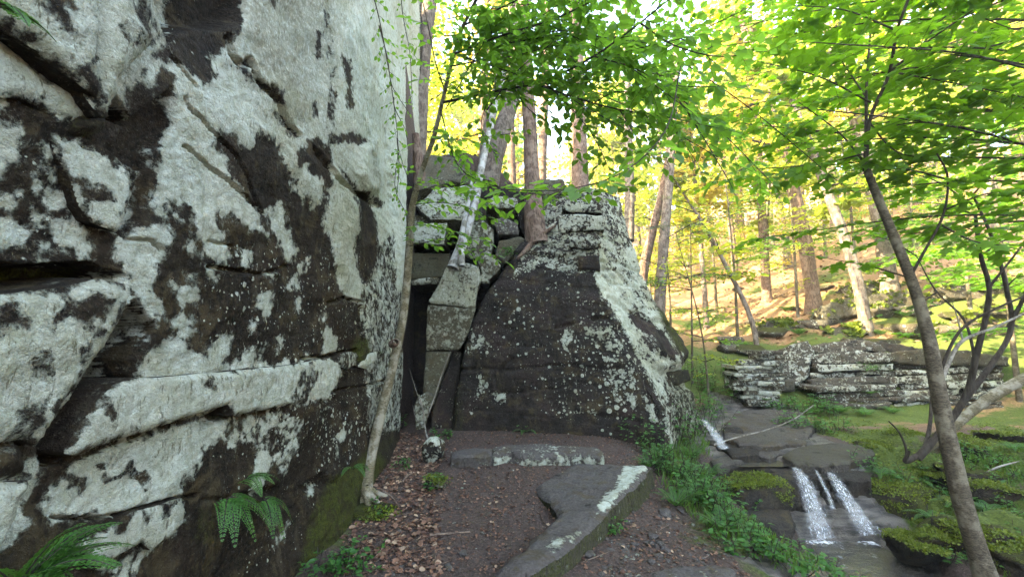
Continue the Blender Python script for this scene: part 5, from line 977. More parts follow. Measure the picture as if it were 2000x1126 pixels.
class Leaves:
    def __init__(s): s.p = []; s.d = []; s.n = []; s.l = []
    def add(s, p, d, n, l): s.p.append(np.atleast_2d(p)); s.d.append(np.atleast_2d(d)); s.n.append(np.atleast_2d(n)); s.l.append(np.atleast_1d(l))
    def count(s): return sum(len(a) for a in s.l)
    def build(s, name, mat, parent=None, shape=OV, wid=1.0, pick=0):
        if not s.p: return None
        p = np.concatenate(s.p); d = unit(np.concatenate(s.d)); n = np.concatenate(s.n); l = np.concatenate(s.l)
        b = unit(np.cross(n, d)); n = np.cross(d, b); T, fs = shape
        if pick:                                        # the leaves that show largest are objects of their own
            X, Y, D = proj(p + d * l[:, None] * .5); big = np.where((X > 10) & (X < 1990) & (Y > 10) & (Y < 1116) & (D > .2), l / np.maximum(D, .2), -1)
            idx = np.argsort(-big)[:pick]; lm = mesh_np('leaf', T * np.array([1, wid, 1]), fs, smooth=False); o0 = np.array(parent.location)
            for i in idx:
                o_ = obj('leaf', lm, mat, None); o_.parent = parent
                m = np.eye(4); m[:3, 0] = d[i] * l[i]; m[:3, 1] = b[i] * l[i]; m[:3, 2] = n[i] * l[i]; m[:3, 3] = p[i] - o0; o_.matrix_basis = Matrix(m.tolist())
            kp = np.ones(len(p), bool); kp[idx] = False; p, d, n, l, b = p[kp], d[kp], n[kp], l[kp], b[kp]
        V = p[:, None] + l[:, None, None] * (T[None, :, 0:1] * d[:, None] + wid * T[None, :, 1:2] * b[:, None] + T[None, :, 2:3] * n[:, None])
        k = len(T); F = [(f[None] + (np.arange(len(p)) * k)[:, None, None]).reshape(-1, f.shape[1]) for f in fs]
        return props(obj(name, mesh_np(name, V.reshape(-1, 3), F, smooth=False), mat, parent), kind='stuff')
def keep_out(p):
    """no foliage inside the cliff, the boulder or the ground"""
    return not (p[0] < -1.42 and p[1] < 6.2)
def grow(rg, pts, r0, r1, T, LV, twig=0.5, gap=0.13, leaf=0.06, lgap=0.045, start=0.12, flat=0.25, sub=True, droop=0.12, kt=6, ang=(40, 65), nj=0.35, steps=18, tip=0.55):
    """a branch with alternate side twigs in a flat spray and two-ranked leaves"""
    c = spline(pts, steps); T.add(c, np.linspace(r0, r1, steps), kt)
    L = np.linalg.norm(np.diff(c, axis=0), axis=1).sum(); n = max(1, int(L * (1 - start) / gap)); side = 1
    for i in range(n + 1):
        f = start + (1 - start) * (i + rg.uniform(-.3, .3)) / max(1, n); f = min(max(f, 0), 1); k = f * (steps - 1); a = int(min(k, steps - 2)); p = c[a] + (c[a + 1] - c[a]) * (k - a)
        t = unit(c[a + 1] - c[a]); upv = unit(np.array([rg.normal(0, flat), rg.normal(0, flat), 1.0])); s_ = unit(np.cross(upv, t)); side = -side
        an = R(rg.uniform(*ang)) if f < 0.97 else R(rg.uniform(-10, 10))
        d = unit(math.cos(an) * t + side * math.sin(an) * s_ + np.array([0, 0, rg.normal(0, 0.12)]))
        ln = twig * (1 - tip * f) * rg.uniform(0.55, 1.15)
        twigleaf(rg, p, d, upv, ln, max(0.0015, r1 * 0.8), T, LV, leaf, lgap, droop, nj, 1 if (sub and ln > 0.3) else 0)
def twigleaf(rg, p, d, up, ln, r, T, LV, leaf, lgap, droop, nj, sub):
    m = 5; tt = np.linspace(0, 1, m)[:, None]
    w = rg.normal(0, 0.05, 3)
    c = p + d * ln * tt + (np.array([0, 0, -droop * ln]) + w * ln) * tt ** 2
    T.add(c, np.linspace(r, r * 0.5, m), 3)
    n = max(2, int(ln / lgap)); f = (np.arange(n) + rg.uniform(0.2, 0.9)) / n; f = np.clip(f, 0, 1)
    pos = p + d * ln * f[:, None] + (np.array([0, 0, -droop * ln]) + w * ln) * f[:, None] ** 2
    tan = unit(d + 2 * f[:, None] * (np.array([0, 0, -droop]) + w)); nrm = unit(up + rg.normal(0, nj, (n, 3))); s_ = unit(np.cross(nrm, tan))
    sg = np.where(np.arange(n) % 2 == 0, 1, -1)[:, None]; an = np.radians(rg.uniform(35, 65, n))[:, None]
    dd = np.cos(an) * tan + sg * np.sin(an) * s_; dd[-1] = tan[-1]; dd[:, 2] -= 0.12
    LV.add(pos, dd, nrm, leaf * rg.uniform(0.65, 1.15, n))
    if sub:
        for q in (0.35, 0.6):
            if rg.random() < 0.75:
                sp = p + d * ln * q; sd = 1 if rg.random() < .5 else -1; an = R(rg.uniform(35, 55))
                twigleaf(rg, sp, unit(math.cos(an) * d + sd * math.sin(an) * unit(np.cross(up, d))), up, ln * 0.5, r * 0.7, T, LV, leaf, lgap, droop, nj, 0)
def PP(lst): return [P(a, b, y) for a, b, y in lst]

# ------------------------------------------------------------------ the leaning sapling against the cliff
rg = np.random.default_rng(7)
tr = PP([(713, 966, 4.12), (722, 905, 4.42), (742, 815, 4.62), (766, 720, 4.72), (784, 640, 4.8), (794, 560, 4.82), (800, 470, 4.78), (806, 400, 4.7), (822, 340, 4.6), (846, 272, 4.42), (866, 190, 4.2), (888, 100, 3.95), (905, 50, 3.8), (930, 0, 3.6), (965, -90, 3.3), (1000, -180, 3.1)])
sap = thing('leaning_sapling', 'slender pale barked sapling leaning along the cliff edge, its leafy boughs arching overhead', 'tree', tuple(tr[0]))
tr[0] = tr[0] + (0.01, -.02, -0.04); tr = [tr[0] + (-.02, -.05, -.22)] + tr
T = Tubes(); c = spline(tr, 60); rad = np.interp(np.linspace(0, 1, 60), [0, .06, .3, .5, .62, .8, 1], [.085, .056, .048, .042, .028, .019, .009]); T.add(c, rad, 12, 0.12, 3); T.build('trunk', M['birch'], sap)
for dx, dy in ((.24, -.10), (.14, -.24), (.22, .16)):
    q0 = np.array(tr[1]) + (0, 0, .10); e_ = np.array([q0[0] + dx, q0[1] + dy, 0]); e_[2] = gz(e_[0], e_[1]) - .03
    T = Tubes(); T.add(spline([q0, (q0 + e_) / 2 + (0, 0, -.015), e_], 8), np.linspace(.045, .012, 8), 8, .2); T.build('root', M['birch'], sap)
p = P(774, 668, 4.62); T = Tubes(); T.add([p + (-.05, .03, -0.02), p + (0, -.04, 0), p + (.01, -.055, 0.01)], [.05, .045, .028], 9, 0.3); T.build('knot', M['hemlock'], sap)
B, LV = Tubes(), Leaves()
for pts, r0, tw, gp in [([(866, 200, 4.2), (960, 180, 3.75), (1060, 158, 3.35), (1160, 110, 3.0), (1250, 45, 2.75), (1330, -20, 2.6)], .014, .52, .10), ([(1050, 165, 3.4), (1120, 190, 3.25), (1210, 214, 3.1), (1300, 228, 3.0), (1400, 250, 2.9)], .008, .46, .10),
                        ([(1060, 158, 3.35), (1105, 200, 3.2), (1160, 268, 3.1), (1190, 330, 3.05)], .006, .40, .10), ([(888, 105, 3.95), (980, 70, 3.5), (1100, 30, 3.1), (1220, -30, 2.8)], .012, .5, .11), ([(905, 50, 3.8), (990, 10, 3.4), (1120, -50, 3.0)], .010, .5, .12),
                        ([(880, 130, 4.0), (930, 120, 3.7), (1000, 110, 3.4), (1080, 90, 3.1)], .008, .42, .11), ([(930, 0, 3.6), (1050, -40, 3.2), (1250, -60, 2.7), (1420, -40, 2.5)], .010, .55, .12), ([(846, 272, 4.42), (900, 272, 4.1), (960, 266, 3.8), (1015, 258, 3.6)], .006, .34, .10),
                        ([(870, 180, 4.2), (850, 120, 3.9), (836, 50, 3.6), (820, -20, 3.4)], .008, .36, .10), ([(1250, 45, 2.75), (1320, 90, 2.65), (1400, 110, 2.6), (1500, 100, 2.55)], .006, .42, .10), ([(1160, 110, 3.0), (1230, 130, 2.9), (1310, 165, 2.8), (1420, 170, 2.7)], .006, .42, .09),
                        ([(1000, 165, 3.6), (1030, 210, 3.5), (1080, 250, 3.4), (1120, 300, 3.3)], .006, .36, .10), ([(806, 400, 4.7), (850, 395, 4.5), (900, 402, 4.3), (960, 425, 4.15)], .006, .32, .11), ([(803, 440, 4.75), (840, 440, 4.55), (890, 455, 4.4), (940, 470, 4.3)], .006, .30, .10),
                        ([(800, 480, 4.75), (860, 470, 4.5), (930, 490, 4.35), (985, 510, 4.25)], .005, .30, .10), ([(812, 375, 4.65), (870, 360, 4.4), (930, 380, 4.2), (990, 420, 4.1)], .005, .30, .10), ([(812, 380, 4.65), (790, 330, 4.5), (770, 250, 4.4)], .004, .18, .14), ([(1210, 214, 3.1), (1260, 290, 3.1), (1290, 320, 3.1)], .005, .35, .1), ([(960, 180, 3.75), (940, 250, 3.65), (980, 320, 3.6)], .005, .30, .12), ([(860, 215, 4.25), (900, 330, 4.1), (1000, 372, 3.8), (1110, 380, 3.5), (1200, 370, 3.3)], .007, .42, .09)]:
    grow(rg, PP(pts), r0, r0 * .35, B, LV, tw, gp * .85, 0.088, 0.036, 0.10)
rgb = np.random.default_rng(15)
for i in range(32):                                     # finer boughs filling the roof of leaves
    x0, y0 = rgb.uniform(860, 1280), rgb.uniform(0, 220); x1 = x0 + rgb.uniform(60, 380); y1 = rgb.uniform(-60, 80 + 0.6 * (x1 - 850)); y1 = min(y1, 350); d0 = rgb.uniform(3.4, 4.2); d1 = d0 - rgb.uniform(.2, 1.0)
    grow(rgb, PP([(x0, y0, d0), ((x0 + x1) / 2, (y0 + y1) / 2 - 15, (d0 + d1) / 2), (x1, y1, d1)]), .006, .003, B, LV, .42, .095, 0.085, 0.038, .12)
grow(rgb, PP([(1330, 130, 2.5), (1290, 270, 2.25), (1200, 345, 2.1), (1080, 372, 2.0), (960, 368, 1.95)]), .005, .002, B, LV, .30, .075, 0.10, 0.05, .35, .12, True, .12, 6, (40, 65), .25)
B.build('branches', M['twig'], sap); LV.build('foliage', M['beech_leaf'], sap, pick=300)

# hanging shrub with thin arching stems on the cliff edge
hs = thing('hanging_shrub', 'thin arching stems with small leaves hanging down the bright edge of the cliff', 'shrub', tuple(P(800, 420, 4.9)))
B, LV = Tubes(), Leaves()
for pts in ([(640, -60, 3.6), (672, 10, 3.9), (710, 100, 4.2), (735, 200, 4.5), (752, 290, 4.7), (772, 370, 4.85), (800, 430, 4.9)], [(690, 50, 4.0), (730, 110, 4.25), (765, 170, 4.45), (795, 215, 4.6)], [(735, 190, 4.5), (760, 200, 4.5), (790, 250, 4.6)], [(745, 270, 4.65), (770, 330, 4.75), (775, 380, 4.8)], [(760, -40, 4.6), (780, 20, 4.7), (800, 100, 4.8), (805, 200, 4.9)]):
    q = PP(pts)
    for v in q: v[0] = max(v[0], -1.36 + 0.05 * (v[1] - 3.6)) if v[1] < 4.8 else v[0]
    grow(rg, q, .006, .003, B, LV, .17, .085, 0.055, 0.042, 0.1, sub=False, nj=.5)
B.build('stems', M['twig'], hs); LV.build('foliage', M['beech_leaf'], hs)

# ------------------------------------------------------------------ trunks on the rocks
def trunk_tree(name, label, cat, pts, radii, mat, k=14, jit=0.12, seed=0, crown=None, group=None, cmat='needle'):
    q = PP(pts); t = thing(name, label, cat, tuple(q[0]), group); T = Tubes(); n = max(24, 6 * len(pts))
    c = spline(q, n); T.add(c, np.interp(np.linspace(0, 1, n), np.linspace(0, 1, len(radii)), radii), k, jit, seed); T.build('trunk', M[mat], t)
    if crown: crown(t, c)
    return t
def bare_boughs(t, c, seed, n=14, z0=.3, ln=1.4, leaf=True, mat='twig', up=0.1, dens=1.0):
    """dead and thinly needled hemlock boughs"""
    rg = np.random.default_rng(seed); B, LV = Tubes(), Leaves()
    for i in range(n):
        f = rg.uniform(z0, 1); p = c[int(f * (len(c) - 1))]; a = rg.uniform(0, 2 * np.pi); d = np.array([math.cos(a), math.sin(a), rg.uniform(-.25, .25) + up]); l = ln * rg.uniform(.5, 1.2)
        q = [p, p + d * l * .4, p + d * l + (0, 0, -.15 * l)]
        if leaf: grow(rg, q, .012, .004, B, LV, .35 * l, .10 / dens, 0.05, 0.030, .25, kt=4, nj=.5, steps=8, droop=.2)
        else: grow(rg, q, .012, .003, B, Leaves(), .3 * l, .2, 0.05, .2, .2, kt=4, steps=8)
    B.build('branches', M['twig'], t); LV.build('foliage', M['needle'], t, DI)
trunk_tree('hemlock_tree', 'reddish hemlock trunk rooted on top of the dark boulder', 'tree', [(1050, 478, 6.9), (1044, 440, 6.95), (1040, 380, 7.0), (1036, 280, 7.1), (1030, 150, 7.2), (1024, 40, 7.4), (1016, -120, 7.7), (1010, -300, 8.2)], [.20, .125, .115, .11, .10, .09, .08, .06], 'hemlock', seed=1, crown=lambda t, c: bare_boughs(t, c, 11, 10, .4, 1.2))
rt = PP([(1045, 470, 6.85), (1025, 490, 6.7), (1010, 505, 6.65)]); T = Tubes(); T.add(spline(rt, 8), np.linspace(.07, .02, 8), 8, .2); rt2 = PP([(1048, 465, 6.85), (1070, 450, 6.8), (1085, 440, 6.8)]); T.add(spline(rt2, 8), np.linspace(.06, .015, 8), 8, .2)
T.build('root', M['hemlock'], bpy.context.scene.objects['hemlock_tree'])
trunk_tree('birch_tree', 'white lichen covered trunk leaning over the stacked blocks', 'tree', [(884, 524, 6.05), (898, 490, 6.15), (914, 440, 6.3), (928, 395, 6.5), (938, 340, 6.7), (948, 290, 6.9), (962, 230, 7.1), (985, 140, 7.4), (1010, 20, 7.8), (1030, -150, 8.3)], [.085, .062, .058, .056, .055, .052, .05, .045, .035, .02], 'whitebark', seed=2)
T = Tubes(); T.add(spline(PP([(902, 520, 5.95), (900, 480, 6.05), (908, 425, 6.2), (918, 380, 6.35), (922, 350, 6.4)]), 14), np.linspace(.05, .025, 14), 9, .2); T.build('stump_stem', M['whitebark'], bpy.context.scene.objects['birch_tree'])
trunk_tree('oak_tree', 'grey furrowed trunk slanting right behind the white leaning trunk', 'tree', [(950, 362, 8.0), (958, 330, 8.05), (975, 270, 8.15), (992, 220, 8.3), (1008, 140, 8.6), (1024, 20, 9.0), (1045, -200, 10)], [.24, .17, .15, .14, .13, .11, .07], 'greybark', seed=3)
trunk_tree('twin_tree', 'dark slim trunk crossing behind the white leaning trunk', 'tree', [(938, 352, 8.1), (945, 310, 8.15), (952, 260, 8.2), (968, 190, 8.4), (990, 80, 8.8), (1010, -100, 9.4)], [.12, .10, .09, .08, .07, .05], 'greybark', seed=4)
trunk_tree('cliff_top_tree', 'thick furrowed trunk rising beside the cliff edge at the top of the picture', 'tree', [(806, 320, 8.6), (812, 260, 8.65), (818, 180, 8.75), (826, 90, 8.9), (838, 0, 9.1), (850, -150, 9.6), (860, -300, 10)], [.27, .21, .19, .18, .17, .15, .12], 'greybark', seed=5)
trunk_tree('dead_stub', 'short dark broken stump at the corner of the cliff', 'stump', [(822, 370, 7.0), (818, 330, 7.0), (815, 290, 7.0), (812, 262, 7.0)], [.13, .10, .085, .06], 'hemlock', seed=6)
for k, (pts, r, m, lab) in enumerate([([(1136, 470, 10.3), (1130, 250, 10.7), (1127, 120, 11), (1122, 0, 11.4), (1118, -150, 12)], [.26, .20, .18, .16, .13], 'hemlock', 'brown trunk half hidden by leaves above the middle of the boulder'),
    ([(1228, 470, 13), (1230, 400, 13.2), (1229, 330, 13.4), (1226, 200, 14), (1222, 0, 15)], [.17, .14, .13, .11, .08], 'greybark', 'slim grey trunk just right of the top of the boulder'),
    ([(1250, 600, 11.4), (1258, 520, 11.5), (1272, 460, 11.6), (1290, 390, 11.8), (1303, 330, 12), (1312, 240, 12.3), (1318, 60, 13)], [.16, .12, .11, .10, .09, .06], 'hemlock', 'slim trunk curving right, behind the right flank of the boulder'),
    ([(1284, 690, 10.9), (1288, 600, 11), (1293, 520, 11.1), (1300, 430, 11.3), (1308, 340, 11.6), (1314, 240, 12), (1325, 60, 12.6)], [.17, .14, .125, .11, .09, .06], 'greybark', 'straight brown trunk rising behind the mossy right shoulder of the boulder'),
    ([(1002, 420, 10.9), (1000, 345, 11), (998, 260, 11.2), (1000, 120, 11.6), (1004, -60, 12.2)], [.13, .10, .09, .07], 'hemlock', 'thin reddish trunk in the gap left of the hemlock'),
    ([(1055, 440, 11.8), (1058, 340, 12), (1062, 240, 12.2), (1066, 100, 12.6), (1070, -60, 13)], [.17, .13, .12, .09], 'hemlock', 'reddish trunk just right of the hemlock'), ]):
    trunk_tree('hemlock_tree' if k else 'hemlock_tree', lab, 'tree', pts, r, m, seed=20 + k, k=10, crown=(lambda s_: (lambda t, c: bare_boughs(t, c, s_, 22 if s_ in (31, 32, 33) else 8, .15 if s_ != 35 else .5, 1.7 if s_ in (31, 32, 33) else 1.2)))(30 + k))

# ------------------------------------------------------------------ the slim striped tree at the right and its layered leaves
st = PP([(1932, 1150, 3.62), (1908, 1070, 3.66), (1880, 980, 3.70), (1852, 860, 3.74), (1832, 760, 3.78), (1812, 650, 3.82), (1785, 560, 3.86), (1745, 460, 3.88), (1712, 380, 3.9), (1688, 318, 3.9)])
mt = thing('striped_tree', 'slim leaning striped tree in front of the mossy bank, forking under a bright leaf layer', 'tree', tuple(st[0]))
T = Tubes(); T.add(spline(st, 50), np.interp(np.linspace(0, 1, 50), [0, .08, .4, .7, 1], [.085, .070, .058, .042, .030]), 12, .10, 9); T.build('trunk', M['maple'], mt)
B, LV = Tubes(), Leaves()
for pts, r in [([(1690, 322, 3.9), (1700, 230, 3.85), (1738, 140, 3.7), (1752, 60, 3.5), (1790, -40, 3.3)], .02), ([(1690, 322, 3.9), (1692, 260, 3.95), (1692, 190, 4.0), (1700, 60, 4.1)], .017), ([(1690, 320, 3.9), (1640, 260, 4.1), (1560, 200, 4.3)], .010), ([(1775, 545, 3.86), (1800, 500, 3.8), (1845, 410, 3.7), (1850, 340, 3.6), (1830, 300, 3.5)], .013), ([(1738, 140, 3.7), (1800, 90, 3.5), (1900, 20, 3.2)], .012),
               ([(1832, 745, 3.78), (1850, 690, 3.75), (1880, 640, 3.7), (1950, 600, 3.6), (2050, 560, 3.5)], .014)]:
    c = spline(PP(pts), 16); B.add(c, np.linspace(r, r * .5, 16), 7, .1)
for pts, tw in [([(1690, 300, 3.9), (1600, 320, 4.0), (1480, 330, 4.2)], .6), ([(1690, 260, 3.9), (1780, 240, 3.7), (1900, 250, 3.5)], .6), ([(1700, 200, 3.9), (1600, 150, 3.9), (1480, 120, 4.0)], .65), ([(1738, 140, 3.7), (1850, 160, 3.5), (2000, 190, 3.3)], .6), ([(1752, 60, 3.5), (1650, 20, 3.6), (1540, 10, 3.8)], .65),
                ([(1790, -10, 3.3), (1900, -30, 3.1), (2050, -40, 2.9)], .6), ([(1692, 190, 4.0), (1620, 90, 4.2), (1560, 30, 4.4)], .6), ([(1845, 410, 3.7), (1920, 380, 3.5), (2040, 370, 3.3)], .5), ([(1850, 350, 3.6), (1760, 330, 3.8), (1680, 340, 4)], .5), ([(1770, 540, 3.86), (1700, 520, 4.1), (1620, 505, 4.4)], .45), ([(1800, 90, 3.5), (1850, 30, 3.4), (1990, 60, 3.2)], .6),
                ([(1840, 440, 3.7), (1900, 470, 3.6), (2010, 480, 3.5)], .4), ([(1690, 230, 3.9), (1760, 300, 3.8), (1850, 310, 3.7)], .5), ([(1640, 260, 4.1), (1540, 250, 4.3), (1440, 240, 4.5)], .6)]:
    grow(rg, PP(pts), .009, .003, B, LV, tw, .10, 0.105, 0.055, .12, nj=.28)
B.build('branches', M['twig'], mt); LV.build('foliage', M['maple_leaf'], mt, MA, pick=300)

# a maple standing just beyond the right edge of the picture, its boughs reaching in
q = np.array([5.6, 3.4, gz(5.6, 3.4) - .1]); bm_ = thing('maple_tree', 'maple whose broad bright leaf layers reach in from the upper right', 'tree', tuple(q))
tk = spline([q, q + (.05, .1, 2.0), q + (-.1, .25, 4.2), q + (-.3, .5, 7.0)], 26); T = Tubes(); T.add(tk, np.linspace(.13, .04, 26), 10, .12, 4); T.build('trunk', M['maple'], bm_)
B, LV = Tubes(), Leaves(); rgm = np.random.default_rng(91)
for i in range(34):
    f = rgm.uniform(.42, 1.0); b0 = tk[int(f * 25)]; a = R(rgm.uniform(95, 200)); l = rgm.uniform(1.6, 3.6); d = np.array([math.cos(a), math.sin(a) * .9, rgm.uniform(-.02, .25)])
    grow(rgm, [b0, b0 + d * l * .5 + (0, 0, .05 * l), b0 + d * l], .014, .004, B, LV, .75, .17, 0.115, 0.07, .2, nj=.26, kt=5, steps=12, flat=.12)
B.build('branches', M['twig'], bm_); LV.build('foliage', M['maple_leaf'], bm_, MA, pick=300)

# dark many-stemmed tree behind it
q = PP([(1795, 892, 5.6), (1822, 862, 5.6), (1850, 835, 5.6)]); dt = thing('multi_stemmed_tree', 'dark crooked many stemmed tree on the mossy bank behind the slim striped tree', 'tree', tuple(q[0]))
T = Tubes()
for pts, r in [([(1792, 895, 5.62), (1820, 862, 5.6), (1862, 812, 5.55), (1888, 770, 5.5), (1905, 700, 5.4), (1925, 620, 5.3), (1932, 560, 5.2), (1915, 500, 5.1), (1905, 420, 5.0)], .062), ([(1888, 775, 5.5), (1930, 720, 5.45), (1975, 640, 5.4), (1965, 560, 5.3), (1940, 470, 5.2), (1900, 380, 5.1)], .045), ([(1806, 880, 5.6), (1816, 830, 5.7), (1820, 780, 5.75), (1826, 720, 5.8)], .04),
               ([(1905, 700, 5.4), (1880, 620, 5.4), (1830, 570, 5.5), (1790, 500, 5.6)], .022), ([(1970, 640, 5.4), (2010, 560, 5.2), (2050, 470, 5)], .035), ([(1932, 560, 5.2), (1980, 500, 5.1), (2040, 420, 5.0)], .02), ([(1790, 890, 5.6), (1768, 900, 5.6), (1776, 880, 5.55)], .05)]:
    c = spline(PP(pts), 22); T.add(c, np.linspace(r, r * .35, 22) * .75, 9, .2, 5)
T.build('trunk', M['twig'], dt)
B, LV = Tubes(), Leaves()
for pts, tw in [([(1905, 420, 5.0), (1850, 400, 5.0), (1780, 395, 5.1)], .6), ([(1915, 500, 5.1), (1960, 470, 5.0), (2040, 460, 4.8)], .6), ([(1900, 380, 5.1), (1950, 330, 4.9), (2050, 300, 4.7)], .7), ([(1790, 500, 5.6), (1740, 470, 5.8), (1680, 455, 6.0)], .6), ([(1830, 570, 5.5), (1780, 600, 5.5), (1730, 610, 5.6)], .35), ([(1940, 470, 5.2), (1870, 440, 5.3), (1800, 440, 5.5)], .6),
                ([(1900, 400, 5.1), (1820, 350, 5.2), (1720, 330, 5.4)], .7), ([(1965, 560, 5.3), (1990, 540, 5.2), (2050, 560, 5.0)], .5)]:
    grow(rg, PP(pts), .010, .003, B, LV, tw, .15, 0.10, 0.07, .1, nj=.28)
B.build('branches', M['twig'], dt); LV.build('foliage', M['maple_leaf'], dt, MA, pick=150)
def stick(name, label, cat, pts, r0, r1, mat='dead', k=8, seed=0, subs=()):
    t = Tubes(); t.add(spline(PP(pts), 18), np.linspace(r0, r1, 18), k, .15, seed)
    for s_ in subs: t.add(spline(PP(s_), 8), np.linspace(r1 * .9, r1 * .3, 8), 5, .1)
    return props(t.build(name, M[mat]), label, cat)
stick('fallen_log', 'pale lichened fallen log leaning up to the right edge', 'log', [(1805, 880, 5.75), (1860, 835, 5.7), (1920, 785, 5.65), (1970, 755, 5.6), (2060, 715, 5.5)], .05, .07, 'birch', 12)
stick('dead_branch', 'grey forked dead branch beside the slim striped tree', 'branch', [(1828, 772, 4.2), (1850, 715, 4.3), (1880, 665, 4.4), (1940, 640, 4.4), (2000, 612, 4.4)], .022, .010, subs=[[(1880, 665, 4.4), (1870, 620, 4.4), (1860, 590, 4.4)]])
stick('dead_branch', 'short dark stick standing upright in the moss above the waterfall', 'branch', [(1772, 902, 5.75), (1768, 870, 5.75), (1752, 838, 5.75), (1736, 822, 5.75)], .018, .009, 'twig')
stick('dead_branch', 'pale twig lying across the moss by the buff rock', 'branch', [(1900, 940, 5.3), (1940, 915, 5.35), (1990, 900, 5.4)], .014, .008)
stick('dead_branch', 'crooked pale twig leaning on the small grey slab below the crevice', 'branch', [(838, 865, 5.5), (830, 835, 5.7), (826, 800, 5.85), (818, 770, 5.9)], .012, .007, subs=[[(826, 800, 5.85), (812, 760, 5.9), (800, 720, 6.0)], [(830, 835, 5.7), (812, 815, 5.8), (806, 790, 5.9)]])
stick('dead_branch', 'thin straight dead stem leaning on the pillar edge', 'branch', [(834, 815, 5.9), (850, 770, 6.0), (868, 715, 6.1), (880, 686, 6.15)], .010, .006)
for k, (pts, lab) in enumerate([([(840, 1050, 3.62), (870, 1047, 3.66), (895, 1044, 3.65), (918, 1043, 3.6)], 'brown twig on the dirt path below the mossy rock'), ([(785, 945, 4.35), (800, 930, 4.45), (818, 925, 4.5)], 'short pale stick among dead leaves right of the leaning trunk'), ([(745, 960, 4.2), (765, 975, 4.1), (780, 995, 4.0)], 'short light stick on the mossy hump')]):
    q = [ground_pt(a, b) + (0, 0, .015) for a, b, y in pts]; t = Tubes(); t.add(spline(q, 10), np.linspace(.012, .006, 10), 7, .2); props(t.build('fallen_twig', M['hemlock']), lab, 'twig')
stick('dead_branch', 'long thin branch lying over the stream plates', 'branch', [(1395, 868, 6.2), (1430, 856, 6.25), (1500, 838, 6.3), (1550, 818, 6.4), (1590, 790, 6.5)], .012, .006)
# ------------------------------------------------------------------ the wood behind
def mesh_tree(name, label, pos, h, r, lean, seed, tmat='greybark', lmat='far_leaf', crown=(0.35, 1.0), spread=2.6, nleaf=1800, leaf=0.22, group=None, shape=CL, flatk=0.35, nb=16, cat='tree'):
    rg = np.random.default_rng(seed); b = np.asarray(pos, float); t = thing(name, label, cat, tuple(b), group)
    top = b + np.array([lean[0] * h, lean[1] * h, h]); mid = b + np.array([lean[0] * h * .4 + rg.normal(0, .01 * h), lean[1] * h * .4, h * .5])
    c = spline([b - (0, 0, .3), b + (0, 0, .15), mid, top], 18); rr = r * np.interp(np.linspace(0, 1, 18), [0, .06, .5, 1], [1.5, 1.0, .8, .3]); T = Tubes(); T.add(c, rr, 9, .12, seed); T.build('trunk', M[tmat], t)
    B, LV = Tubes(), Leaves(); per = max(4, nleaf // nb)
    for i in range(nb):
        f = crown[0] + (crown[1] - crown[0]) * (i + rg.random()) / nb; p = c[min(17, int(f * 17))]; a = rg.uniform(0, 2 * np.pi); l = spread * rg.uniform(.5, 1.1) * (1.05 - .55 * max(0, (f - crown[0]) / (crown[1] - crown[0] + 1e-6)))
        d = np.array([math.cos(a), math.sin(a), rg.uniform(-.1, .45)]); q = np.array([p, p + d * l * .5, p + d * l + (0, 0, -.08 * l)]); B.add(spline(q, 6), np.linspace(r * .28, .008, 6), 4)
        u = rg.uniform(.15, 1.05, per)[:, None]; base_ = p + d * l * u; sd = rg.normal(0, 1, (per, 3)) * np.array([.26, .26, .26 * flatk]) * l * (.5 + .5 * u)
        LV.add(base_ + sd, unit(rg.normal(0, 1, (per, 3)) * (1, 1, .35)), unit(np.array([0, 0, 1.0]) + rg.normal(0, .5, (per, 3))), leaf * rg.uniform(.6, 1.2, per))
    B.build('branches', M['twig'], t); LV.build('foliage', M[lmat], t, shape); return t
def copy_tree(src, pos, rz, sc, label, group=None):
    r = src.copy(); COL.objects.link(r); r.location = tuple(pos); r.rotation_euler = (0, 0, rz); r.scale = (sc, sc, sc); r["label"] = label
    if group: r["group"] = group
    for ch in src.children:
        k = ch.copy(); COL.objects.link(k); k.parent = r
    return r
# trees one can pick out on the slope across the stream: pixel of the foot, distance, lean, radius
slope_trees = [
    (1692, 648, 13.0, (-.22, .05), .15, 'greybark', 'leaning brown trunk with a flared foot on the ledge above the layered outcrop'),
    (1590, 612, 17.5, (-.20, .02), .22, 'hemlock', 'leaning trunk left of the flared brown trunk on the slope'),
    (1742, 606, 17.0, (-.16, .03), .22, 'greybark', 'trunk up the slope right of the flared brown trunk'),
    (1545, 600, 20.0, (-.18, .0), .18, 'greybark', 'thin leaning trunk far up the slope left of the leaning pair'),
    (1478, 680, 11.5, (-.38, .1), .07, 'greybark', 'short bent pole trunk behind the dry stone wall'),
    (1850, 570, 20.0, (-.10, .0), .24, 'greybark', 'grey trunk up the sunlit slope above the pale fallen log'),
    (1640, 560, 25.0, (-.10, .0), .2, 'hemlock', 'distant trunk in the sunlit patch between the leaning trunks'),
    (1960, 560, 18.0, (-.08, .0), .2, 'greybark', 'trunk at the right edge up the slope'),
    (1440, 610, 22.0, (-.06, .0), .16, 'hemlock', 'slim trunk up the slope above the dry stone wall'),
    (1380, 640, 18.0, (-.03, .0), .10, 'greybark', 'pole thin trunk in the yellow undergrowth left of the wall'),
    (1800, 545, 28.0, (-.08, .0), .26, 'hemlock', 'distant trunk behind the grey trunk on the sunlit slope')]
for k, (px, py, y, lean, r, m, lab) in enumerate(slope_trees):
    p = ground_pt(px, py, y - 4) if abs(ground_pt(px, py, y - 4)[1] - y) < 5 else P(px, py, y)
    p = np.array([p[0], p[1], gz(p[0], p[1])])
    h = 14 if r > .15 else (5 if r < .08 else 9)
    mesh_tree('forest_tree', lab, p, h, r, lean, 200 + k, m, ('far_leaf', 'sunlit_yellow_leaf')[k % 2], (.42, 1), 3.0 if h > 9 else 1.5, 1500 if h > 5 else 260, .22, nb=15)
